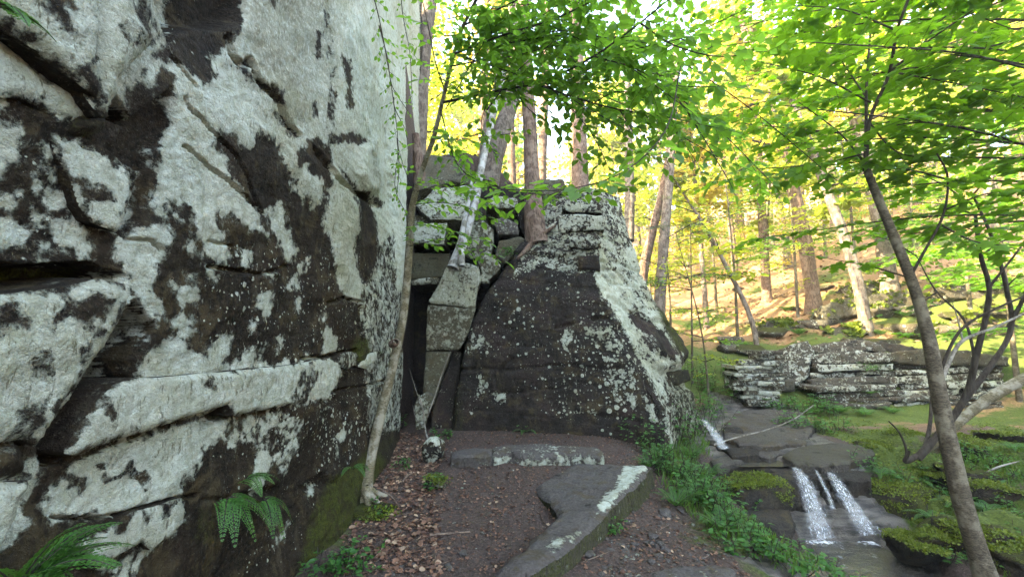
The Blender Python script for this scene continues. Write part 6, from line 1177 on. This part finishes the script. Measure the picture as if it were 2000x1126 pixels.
# the mass of the wood: three kinds, copied one by one
rg = np.random.default_rng(44); GRP = 'trees of the sunlit wood beyond the stream'
kinds = [('far_leaf', 'greybark', 'leafy grey trunked tree in the sunlit wood beyond the stream'), ('sunlit_yellow_leaf', 'hemlock', 'tree with sun-bright pale yellow leaves in the sunlit wood beyond the stream'), ('far_leaf', 'hemlock', 'brown trunked green tree in the sunlit wood beyond the stream'), ('understory_leaf', 'greybark', 'deep green tree in the sunlit wood beyond the stream')]
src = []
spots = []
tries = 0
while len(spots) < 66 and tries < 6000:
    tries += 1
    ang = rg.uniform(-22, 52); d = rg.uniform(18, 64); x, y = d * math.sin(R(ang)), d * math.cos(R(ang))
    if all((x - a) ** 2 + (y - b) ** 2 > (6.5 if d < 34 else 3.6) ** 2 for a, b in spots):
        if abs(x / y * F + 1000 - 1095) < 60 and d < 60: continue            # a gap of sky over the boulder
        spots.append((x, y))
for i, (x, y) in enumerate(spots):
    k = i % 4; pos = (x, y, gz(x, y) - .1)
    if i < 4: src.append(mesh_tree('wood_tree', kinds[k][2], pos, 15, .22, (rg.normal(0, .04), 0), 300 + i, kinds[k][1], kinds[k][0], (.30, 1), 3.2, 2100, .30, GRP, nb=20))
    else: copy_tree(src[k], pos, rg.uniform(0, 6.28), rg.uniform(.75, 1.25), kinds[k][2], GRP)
# young understory trees with flat bright layers on the far bank and slope
US = [(1350, 700, 9.5, 3.6, .030, 'slender sapling with bright leaves right of the boulder'), (1385, 760, 8.2, 3.4, .022, 'thin upright sapling at the stream edge near the upper cascade'), (1440, 650, 12.5, 5.2, .05, 'young bright tree behind the dry stone wall'),
      (1560, 640, 13.5, 6.0, .05, 'young tree with green layers above the layered outcrop'), (1680, 620, 15.0, 7.0, .06, 'young layered tree behind the flared brown trunk'), (1790, 640, 12.5, 6.5, .05, 'young layered tree above the right part of the outcrop'), (1900, 650, 11.0, 6.5, .05, 'young bright tree at the right above the pale log'),
      (2060, 640, 9.5, 6.5, .05, 'bright layered tree reaching in from the right edge'), (1500, 600, 16.5, 7.5, .06, 'young yellow green tree on the slope above the wall'), (1310, 640, 13.0, 5.0, .04, 'bright young tree behind the right shoulder of the boulder'), (1620, 600, 19.0, 9.0, .07, 'tall layered young tree on the upper slope'), (1400, 600, 17.0, 8.0, .06, 'bright layered tree behind the thin sapling'),
      (2200, 760, 7.0, 6.0, .05, 'bright maple leaning in over the right bank'), (1980, 690, 8.6, 6.8, .05, 'layered maple above the right end of the outcrop')]
for k, (px, py, y, h, r, lab) in enumerate(US):
    p = P(px, py, y); p = np.array([p[0], p[1], gz(p[0], p[1]) - .05]); rg2 = np.random.default_rng(500 + k)
    t = thing('young_tree', lab, 'tree', tuple(p)); ln = rg2.normal(0, .10); top = p + (ln * h - .05 * h, -.03 * h, h); c = spline([p, p + (ln * h * .2, 0, h * .4), top], 16); T = Tubes(); T.add(c, np.linspace(r, r * .25, 16), 8, .1); T.build('trunk', M['maple'], t)
    B, LV = Tubes(), Leaves(); nb = int(8 + h * 2.2); big = k in (7, 12, 13, 5, 6); lf = .115 if big else (.075 if k < 2 else .10)
    for i in range(nb):
        f = rg2.uniform(.22, 1.0); b = c[int(f * 15)]; a = rg2.uniform(0, 6.28); l = (.30 * h) * rg2.uniform(.5, 1.1) * (1.15 - .6 * f); d = np.array([math.cos(a), math.sin(a), rg2.uniform(-.05, .30)])
        grow(rg2, [b, b + d * l * .5, b + d * l + (0, 0, -.06 * l)], .010, .003, B, LV, .42 * l + .15, .15 if h > 4 else .12, lf, .07 if h > 4 else .06, .2, kt=4, nj=.3, steps=8, flat=.15)
    B.build('branches', M['twig'], t); LV.build('foliage', M['maple_leaf' if big else ('understory_leaf', 'far_leaf')[k % 2]], t, MA if big else CL)
# the sunlit understory farther up the slope, copies of three young trees
rg3 = np.random.default_rng(9); young = [o for o in COL.objects if o.name.startswith('young_tree')]; pale = []
for k, (sp_, n_, lab) in enumerate([((24.0, -.05), 'sunlit_yellow_leaf', 'pale yellow young tree glowing in the sunlit wood up the slope'), ((27.0, .05), 'far_leaf', 'yellow green young tree glowing in the sunlit wood up the slope')]):
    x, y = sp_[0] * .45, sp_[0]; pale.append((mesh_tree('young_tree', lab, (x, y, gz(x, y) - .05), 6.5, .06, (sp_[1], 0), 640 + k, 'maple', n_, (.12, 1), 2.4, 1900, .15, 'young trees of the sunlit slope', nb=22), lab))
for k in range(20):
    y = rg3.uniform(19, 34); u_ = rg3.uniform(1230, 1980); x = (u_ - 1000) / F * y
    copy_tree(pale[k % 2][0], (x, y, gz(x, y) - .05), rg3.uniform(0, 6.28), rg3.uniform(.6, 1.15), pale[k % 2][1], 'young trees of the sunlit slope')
# trees on the hill over the cliff
for k, (x, y, h, lab) in enumerate([(-3.0, 12.5, 12, 'leafy tree on the hill behind the cliff corner'), (-1.2, 15.5, 13, 'yellow green tree behind the leaning white trunk'), (-5.5, 16.0, 13, 'tree on the hill left of the leafy tree over the cliff')]):
    mesh_tree('forest_tree', lab, (x, y, gz(x, y) - .1), h, .16, (.02, 0), 700 + k, 'hemlock', ('far_leaf', 'sunlit_yellow_leaf')[k % 2], (.06, 1), 2.6, 2600, .17, nb=24)
# ------------------------------------------------------------------ ferns, herbs, grass, moss, dead leaves
def frond(rg, base, d, L, droop, LV, T, pin=0.22, n=16, up=0.55):
    """one fern frond: a rib with toothed pinnae in two ranks"""
    d = unit(np.asarray(d, float)); s_ = unit(np.cross(d, (0, 0, 1))); t = np.linspace(0, 1, 12)[:, None]
    c = base + d * L * t * .85 + np.array([0, 0, up * L]) * t - np.array([0, 0, droop * L]) * t ** 2.2; T.add(c, np.linspace(.0035, .001, 12), 4)
    for i in range(n):
        f = .14 + .84 * i / (n - 1); k = f * 11; a = int(min(k, 10)); p = c[a] + (c[a + 1] - c[a]) * (k - a); tn = unit(c[a + 1] - c[a]); nn = unit(np.cross(s_, tn)); nn = nn if nn[2] > 0 else -nn
        w = pin * L * (1 - f) ** .75 * min(1, .55 + f * 2.2)
        for sg in (1, -1):
            dd = unit(sg * s_ + .45 * tn); m = max(3, int(w / .013)); u = (np.arange(m) + .5) / m
            q = p + dd * w * u[:, None] - np.array([0, 0, .18 * w]) * u[:, None] ** 2; l = (.24 * w * (1 - .7 * u) + .006)
            for s2 in (1, -1): LV.add(q, np.broadcast_to(unit(.5 * dd + s2 * unit(np.cross(nn, dd))), (m, 3)) + rg.normal(0, .08, (m, 3)), np.broadcast_to(nn, (m, 3)) + rg.normal(0, .15, (m, 3)), l)
def wallpt(px, py, x=-1.40):
    d = raydir(px, py); return np.array([0, 0, CAM_Z]) + d * (x / d[0])
def fern(label, base, dirs, L, seed, droop=.6, up=.5, pin=.22, group=None):
    rg = np.random.default_rng(seed); t = thing('fern', label, 'fern', tuple(base), group)
    for d in dirs:
        LV, T = Leaves(), Tubes(); frond(rg, np.asarray(base, float), np.asarray(d, float), L * rg.uniform(.8, 1.15), droop, LV, T, pin, up=up)
        f = LV.build('frond', M['fern'], t, DI, 1.2); s_ = T.build('stem', M['twig'], f)
    return t
fern('large fern at the bottom left corner below the cliff', wallpt(30, 1150, -1.33), [(1, -.25, .1), (.9, .35, .15), (1, .05, .25), (.5, -.7, .1), (.8, -.55, .3), (.3, -.9, .3), (.7, .7, .2), (.4, .9, .35), (.2, .9, .1), (.6, .5, .5), (.2, -.6, .5), (.5, .1, .6), (.3, 1, .6)], .27, 1, .5, .45, .30)
fern('fern cluster growing from the crack low on the cliff', wallpt(445, 972), [(.7, -.7, 0), (.9, .2, 0), (.6, .8, .1), (1, -.2, -.2), (.5, -.9, .2)], .25, 2, .9, .15, .30)
fern('fern hanging right of the cliff crack cluster', wallpt(515, 975), [(.8, .5, 0), (.9, -.3, -.1), (.5, .9, .1), (.8, -.7, .1)], .23, 3, 1.0, .1, .32)
fern('small fern sprouting above the crack cluster on the cliff', wallpt(475, 940), [(.7, .7, .2), (.8, -.5, .2), (.9, .1, .3)], .19, 4, .7, .35, .30)
fern('tiny fern on the moss beside the leaning trunk', wallpt(690, 915, -1.30), [(.7, -.6, .2), (.9, .1, .2), (-.2, -.9, .3), (.5, .8, .2)], .20, 5, .7, .4)
for k, (px, py, lab) in enumerate([(1150, 815, 'fern at the foot of the boulder, right one'), (1025, 830, 'dark fern at the foot of the boulder in the middle')]):
    fern(lab, ground_pt(px, py + 14), [(math.cos(a), math.sin(a), .2) for a in np.arange(0, 6.2, .9)], .26, 10 + k, .6, .5)
for k, (px, py, L) in enumerate([(1330, 905, .30), (1290, 870, .30), (1370, 950, .34), (1410, 1010, .30), (1265, 885, .24), (1350, 868, .34), (1385, 905, .3), (1320, 960, .28)]):
    fern(['fern left of the stream among the trail bushes, tallest of the row', 'fern beside the right foot of the boulder', 'fern over the grass at the stream side of the trail', 'low fern in front of the black wet rock', 'small fern right behind the flat trail slab', 'fern under the thin sapling at the stream edge', 'fern by the brown stream plate', 'fern in the grass right of the mossy slab side'][k],
         ground_pt(px, py + 30), [(math.cos(a + k), math.sin(a + k), .3) for a in np.arange(0, 6.2, .75)], L, 20 + k, .55, .75)
for k, (px, py, L) in enumerate([(1640, 800, .42), (1690, 805, .4), (1590, 800, .35), (1745, 800, .35), (1700, 770, .25)]):
    b = ground_pt(px, py + 8) if k < 4 else P(px, py, 8.9)
    fern(['bright fern below the layered outcrop, left of centre', 'bright fern below the middle of the layered outcrop', 'bright fern between the wall bushes and the outcrop', 'bright fern below the right half of the outcrop', 'small bright fern on the face of the outcrop'][k], b, [(math.cos(a + k), math.sin(a + k), .3) for a in np.arange(0, 6.2, .8)], L, 40 + k, .6, .6)
for k, (px, py, y) in enumerate([(1790, 925, 5.5), (1860, 960, 5.0), (1930, 990, 4.7), (1980, 870, 5.8), (1720, 930, 5.6), (1900, 880, 6.0), (1960, 1060, 4.2), (1820, 1010, 4.9)]):
    b = P(px, py, y); b[2] = gz(b[0], b[1]) + .05
    fern(['low fern on the moss right of the waterfall top', 'low fern behind the slim striped trunk', 'bright fern on the bank right of the slim striped trunk', 'fern near the buff rock at the right edge', 'fern at the top corner of the right fall', 'fern between the crooked stems and the buff rock', 'fern in the bottom right corner', 'fern under the mossy bank rock'][k], b, [(math.cos(a + k), math.sin(a + k), .25) for a in np.arange(0, 6.2, .9)], .30, 60 + k, .6, .5)
rgs = np.random.default_rng(5)
for k, (px, py, w_) in enumerate([(1560, 655, 'behind the dry stone wall'), (1500, 640, 'up the slope behind the wall'), (1660, 640, 'left of the flared trunk foot'), (1720, 655, 'right of the flared trunk foot'), (1780, 690, 'on top of the outcrop'), (1850, 700, 'on the outcrop edge behind the striped trunk'), (1900, 660, 'up the slope behind the crooked stems'), (1960, 690, 'on the shelf at the right edge'), (1830, 640, 'on the slope above the outcrop'), (1600, 620, 'between the two leaning trunks'), (1450, 680, 'by the bent pole trunk'), (1940, 620, 'high on the slope at the right'), (1770, 620, 'below the far rock ledge'), (1540, 610, 'far up the slope')]):
    fern('patch of fern ' + w_, ground_pt(px, py, 9.3), [(math.cos(a + k), math.sin(a + k), .3) for a in np.arange(0, 6.2, .7)], rgs.uniform(.35, .6), 140 + k, .6, .6)

def herb(label, base, n, spread, h, leaf, seed, mat='herb', cat='plant', name='herb_clump', shape=OV, per=7):
    rg = np.random.default_rng(seed); t = thing(name, label, cat, tuple(base)); T, LV = Tubes(), Leaves()
    for i in range(n):
        a = rg.uniform(0, 6.28); r_ = spread * math.sqrt(rg.random()); b = np.asarray(base) + (r_ * math.cos(a), r_ * math.sin(a), 0); b[2] = min(gz(b[0], b[1]), base[2] + .3) if base[2] < 3 and abs(gz(b[0], b[1]) - base[2]) < .6 else base[2]
        hh = h * rg.uniform(.5, 1.15); tp = b + (rg.normal(0, .25) * hh, rg.normal(0, .25) * hh, hh); c = spline([b, (b + tp) / 2 + rg.normal(0, .03, 3), tp], 6); T.add(c, np.linspace(.004, .002, 6), 4)
        for j in range(per):
            f = .3 + .7 * (j + rg.random()) / per; p = c[min(5, int(f * 5))]; a2 = rg.uniform(0, 6.28); d = np.array([math.cos(a2), math.sin(a2), rg.uniform(-.2, .3)])
            LV.add(p + d * leaf * .3, d, np.array([0, 0, 1]) + rg.normal(0, .35, 3), leaf * rg.uniform(.6, 1.2))
    T.build('stems', M['twig'], t); LV.build('leaves', M[mat], t, shape); return t
for k, (px, py, n, sp_, h, lf, lab) in enumerate([
    (1250, 862, 40, .32, .42, .055, 'leafy bush at the right foot of the boulder'), (1310, 850, 46, .36, .58, .06, 'tall leafy bush below the right flank of the boulder'), (1365, 835, 26, .30, .55, .06, 'leafy bush left of the small upper cascade'),
    (1340, 930, 40, .32, .36, .05, 'low leafy bush between trail and stream'), (1405, 945, 16, .18, .22, .05, 'leafy sprig hanging over the mossy boulder'), (1440, 1030, 22, .22, .22, .055, 'low green plants above the path at the pool side'),
    (1540, 1095, 24, .30, .18, .06, 'green plants at the pool edge by the bottom'), (1620, 1115, 20, .30, .16, .06, 'green plants in the bottom right of the path by the pool'), (850, 945, 14, .10, .12, .045, 'small green plants around the mossy rock'), (655, 945, 16, .14, .14, .04, 'small green plants on the mossy foot of the cliff'),
    (690, 1105, 18, .14, .16, .05, 'green plants at the bottom beside the mossy foot'), (770, 800, 16, .14, .2, .045, 'small plants at the corner where the leaning trunk meets the cliff'), (1030, 832, 12, .14, .14, .05, 'dark leaved plants at the base of the boulder'), (640, 1110, 14, .12, .14, .045, 'seedlings at the very foot of the cliff'),
    (735, 1000, 10, .08, .09, .035, 'tiny seedlings on the mossy hump'), (860, 845, 10, .14, .10, .05, 'green seedlings at the foot of the pillar'), (1200, 1030, 10, .08, .1, .04, 'small plant growing on the mossy side of the trail slab'), (790, 905, 8, .07, .12, .04, 'green sprout right of the leaning trunk'),
    (1390, 985, 40, .32, .30, .055, 'green herbs on the slope between path and black wet rock'), (1460, 1065, 26, .26, .16, .05, 'low green herbs bordering the path toward the pool'), (1300, 915, 22, .22, .26, .05, 'leafy herbs right behind the mossy slab side'), (1350, 965, 22, .22, .2, .05, 'leafy herbs at the middle of the grassy trail edge')]):
    herb(lab, ground_pt(px, py + 8), n, sp_, h, lf, 800 + k)
for k, (px, py, y, n, sp_, h, lf, lab) in enumerate([(1530, 775, 8.7, 40, .40, .34, .075, 'dense green bush at the foot of the dry stone wall'), (1600, 765, 8.7, 26, .30, .40, .075, 'green bush between wall and layered outcrop'), (1560, 830, 7.3, 34, .38, .32, .07, 'leafy plants on the stream bedrock'), (1620, 835, 7.2, 26, .34, .26, .065, 'leafy plants on the moss below the outcrop'),
    (1440, 690, 9.8, 26, .4, .5, .08, 'leafy bush left of the dry stone wall top'), (1400, 730, 9.2, 30, .5, .55, .075, 'bright undergrowth left of the dry stone wall'), (1380, 790, 8.0, 26, .4, .4, .07, 'undergrowth above the small cascade'), (1350, 730, 9.5, 30, .5, .6, .08, 'bright undergrowth right of the boulder shoulder'),
    (1480, 960, 5.05, 7, .10, .16, .07, 'drooping leafy sprig on the mossy boulder'), (1720, 925, 5.6, 26, .3, .18, .05, 'leafy plants over the right bank of the waterfall'), (1790, 940, 5.4, 24, .3, .16, .05, 'low plants on the mossy bank rock'), (1275, 560, 7.2, 14, .12, .16, .05, 'green tuft on the right shoulder of the boulder'), (990, 500, 6.6, 12, .14, .16, .05, 'green tuft on the blocks left of the boulder'), (1700, 725, 9.0, 10, .14, .2, .06, 'small plant in the outcrop crack'),
    (1920, 900, 5.7, 24, .3, .16, .05, 'low plants beneath the pale fallen log'), (1880, 940, 5.2, 30, .35, .16, .05, 'leafy plants behind the striped trunk'), (1950, 1000, 4.6, 34, .4, .16, .05, 'leafy plants on the right bank near the edge'), (1900, 1060, 4.3, 34, .35, .16, .05, 'leafy plants low on the right bank'), (1820, 900, 5.8, 24, .3, .14, .05, 'leafy plants around the crooked stems'), (1970, 930, 5.1, 26, .3, .14, .045, 'leafy plants by the buff rock')]):
    b = P(px, py, y)
    if k not in (8, 11, 12, 13): b[2] = gz(b[0], b[1])
    herb(lab, b, n, sp_, h, lf, 900 + k, 'herb' if k in (0, 1, 9, 10, 14, 11, 12) else 'fern')
fern('bit of fern at the upper left corner over the overhanging block', wallpt(-12, 12, -1.2), [(.9, .5, 0), (1, -.2, -.1)], .13, 99, .6, .2, .3)

def scatter(n, poly, rg, margin=0.0):
    pl = np.array(poly); out = []
    while sum(len(a) for a in out) < n:
        x = rg.uniform(pl[:, 0].min(), pl[:, 0].max(), n); y = rg.uniform(pl[:, 1].min(), pl[:, 1].max(), n); k = sdpoly(x, y, poly, 1.0) > margin; out.append(np.c_[x[k], y[k]])
    return np.concatenate(out)[:n]
rg = np.random.default_rng(77)
def landz(xy): return land(xy[:, 0], xy[:, 1])
# grass along the stream side of the trail and over the bank
def grass(name, polys, label=None):
    LV = Leaves()
    for n, poly, l in polys:
        xy = scatter(n, poly, rg); z = landz(xy); a = rg.uniform(0, 6.28, n); tl = rg.uniform(.25, .9, n)
        d = np.stack([np.cos(a) * tl, np.sin(a) * tl, np.full(n, 1.0)], -1); LV.add(np.c_[xy, z - .01], d, np.stack([np.cos(a), np.sin(a), np.zeros(n)], -1) + rg.normal(0, .3, (n, 3)), l * rg.uniform(.5, 1.2, n))
    o_ = LV.build(name, M['grass'], None, NE, 0.8); props(o_, kind='stuff')
GP = plan([(1285, 960, 4.6), (1330, 985, 4.3), (1420, 1060, 3.6), (1540, 1126, 3.2), (1600, 1100, 3.6), (1530, 1050, 4.2), (1440, 990, 4.8), (1390, 930, 5.5), (1350, 890, 6.1), (1290, 900, 5.6)])
grass('grass', [(1500, GP, .12), (600, plan([(1230, 870, 6.0), (1290, 900, 5.4), (1390, 900, 6.0), (1370, 830, 7.2), (1290, 830, 6.6)]), .16), (8500, plan([(1720, 940, 5.6), (1800, 1050, 4.7), (1950, 1126, 3.9), (2300, 1100, 3.8), (2300, 860, 6.0), (1800, 900, 6.0)]), .085)])
# moss and small green growth over the far bank, seen as tufts
LV = Leaves(); xy = scatter(26000, BANK, rg, .05); kk = fbm(np.c_[xy, 0 * xy[:, 0]], 1.6, 4, 5) > rg.normal(-.05, .12, len(xy)); xy = xy[kk & (xy[:, 1] > 3) & (rg.random(len(xy)) < np.clip((8.6 - xy[:, 1]) / 2.2, .12, 1))]; n = len(xy)
bx = np.clip(np.searchsorted(gx, xy[:, 0]), 0, len(gx) - 1); by = np.clip(np.searchsorted(gy, xy[:, 1]), 0, len(gy) - 1)
LV.add(np.c_[xy, GZ2[by, bx]], np.stack([rg.normal(0, 1, n), rg.normal(0, 1, n), rg.uniform(.1, .8, n)], -1), np.stack([rg.normal(0, .4, n), rg.normal(0, .4, n), np.ones(n)], -1), rg.uniform(.010, .036, n))
props(LV.build('moss', M['moss_tuft'], None, CL), kind='stuff')
def tufts(o_, n, l, mat='moss_tuft', up=.35):
    me = o_.data; V = np.zeros(len(me.vertices) * 3, np.float32); N = V.copy(); me.vertices.foreach_get('co', V); me.vertices.foreach_get('normal', N); V = V.reshape(-1, 3); N = N.reshape(-1, 3)
    k = np.where((N[:, 2] > up) & (fbm(V, 3.0, 3, 3) > -.15))[0]
    if len(k) < 3: return
    k = rg.choice(k, n); LV = Leaves(); j = rg.normal(0, .03, (n, 3)); j[:, 2] = 0
    LV.add(V[k] + j, N[k] + rg.normal(0, .9, (n, 3)), N[k] + rg.normal(0, .5, (n, 3)), l * rg.uniform(.5, 1.3, n)); LV.build('moss', M[mat], o_, CL)
for o_ in list(COL.objects):
    if o_.name.startswith(('mossy_boulder', 'bank_rock')): tufts(o_, 2200, .022)
    elif o_.name.startswith(('buried_rock', 'mossy_rock')): tufts(o_, 300, .022)
    elif o_.name.startswith('rock_ledge'): tufts(o_, 500, .10)
# dead leaves: thick by the cliff foot, thin on the trodden trail, thick on the slope and the tops
def litter(name, mat, sets, shape=CL):
    LV = Leaves()
    for n, poly, l in sets:
        xy = scatter(n, poly, rg); z = landz(xy) + rg.uniform(.002, .014, n); a = rg.uniform(0, 6.28, n)
        LV.add(np.c_[xy, z], np.stack([np.cos(a), np.sin(a), rg.normal(0, .25, n)], -1), np.stack([rg.normal(0, .35, n), rg.normal(0, .35, n), np.ones(n)], -1), l * rg.uniform(.5, 1.3, n))
    props(LV.build(name, M[mat], None, shape), kind='stuff')
FOOT = plan([(660, 1126, 3.0), (860, 1126, 3.0), (860, 1000, 3.9), (840, 930, 4.6), (870, 870, 5.6), (780, 830, 6.3), (740, 880, 5.3), (700, 980, 4.1)]); PATH = plan([(640, 1126, 3.0), (1480, 1126, 3.1), (1330, 1000, 4.2), (1250, 880, 5.6), (1240, 850, 6.0), (800, 845, 6.2), (700, 960, 4.3)])
litter('dead_leaves', 'litter', [(1700, FOOT, .042), (5200, PATH, .022), (1100, PATH, .032), (5000, plan([(1400, 660, 13), (1600, 690, 11), (2200, 690, 10), (2300, 560, 18), (1800, 520, 26), (1350, 600, 20)]), .10), (2200, [(-1.6, 8.2), (.3, 8.2), (1.3, 8.0), (1.2, 10), (-1.6, 10)], .07)])
litter('pale_dead_leaves', 'litter_pale', [(420, FOOT, .045), (260, PATH, .032), (1600, plan([(1400, 660, 13), (1600, 690, 11), (2200, 690, 10), (2300, 560, 18), (1800, 520, 26), (1350, 600, 20)]), .09)])

# gravel and bark crumbs trodden into the trail
def crumbs(name, mat, n, poly, l0, l1, kind='stuff'):
    V, T = ICO[2]; V = V * (1 + .25 * fbm(V * 1.7 + 4, 1, 2, 3)[:, None]); k = len(V); xy = scatter(n, poly, rg); z = landz(xy); l = l0 * (l1 / l0) ** (rg.random(n) ** 2.2)
    a = rg.uniform(0, 6.28, n); ca, sa = np.cos(a), np.sin(a); sx = l * rg.uniform(.8, 1.5, n); sz = l * rg.uniform(.3, .6, n)
    X = V[None, :, 0] * sx[:, None]; Y = V[None, :, 1] * l[:, None]; W = np.stack([X * ca[:, None] - Y * sa[:, None] + xy[:, :1], X * sa[:, None] + Y * ca[:, None] + xy[:, 1:], V[None, :, 2] * sz[:, None] + z[:, None] + sz[:, None] * .2], -1)
    me = mesh_np(name, W.reshape(-1, 3), [(T[None] + (np.arange(n) * k)[:, None, None]).reshape(-1, 3)], {'li': np.repeat(rg.choice([-.06, -.03, -.01], n), k), 'mo': 0., 'dm': .5, 'sp': 0.}); props(obj(name, me, M[mat]), kind=kind)
crumbs('gravel', 'slab', 700, PATH, .006, .022)
crumbs('gravel', 'slab', 260, plan([(1180, 1000, 4.2), (1280, 1010, 4.1), (1420, 1080, 3.4), (1400, 1126, 3.1), (1120, 1126, 3.0)]), .008, .032)
T_ = Tubes()
for i in range(90):
    xy = scatter(1, FOOT if i % 2 else PATH, rg)[0]; p = np.array([xy[0], xy[1], gz(*xy) + .008]); a = rg.uniform(0, 6.28); l = rg.uniform(.03, .14); d = np.array([math.cos(a), math.sin(a), 0]) * l
    T_.add([p - d, p + rg.normal(0, .01, 3) * (1, 1, .3), p + d], [.003, .0035, .002], 4)
props(T_.build('twig_litter', M['hemlock']), kind='stuff')
# ------------------------------------------------------------------ the sunlit air of the gorge
t = NT('haze'); t.t.links.new(t.n("VolumePrincipled", {"Color": (1.0, 0.97, 0.9), "Density": 0.0022, "Anisotropy": 0.3}).outputs[0], t.out.inputs[1])
bx0, bx1, by0, by1, bz0, bz1 = -145, 150, -70, 212, -2.3, 44
hv = np.array([(x, y, z) for z in (bz0, bz1) for y in (by0, by1) for x in (bx0, bx1)], float)
props(obj('haze', mesh_np('haze', hv, [np.array([(0, 2, 3, 1), (4, 5, 7, 6), (0, 1, 5, 4), (2, 6, 7, 3), (0, 4, 6, 2), (1, 3, 7, 5)])], smooth=False), t.m), kind='stuff')
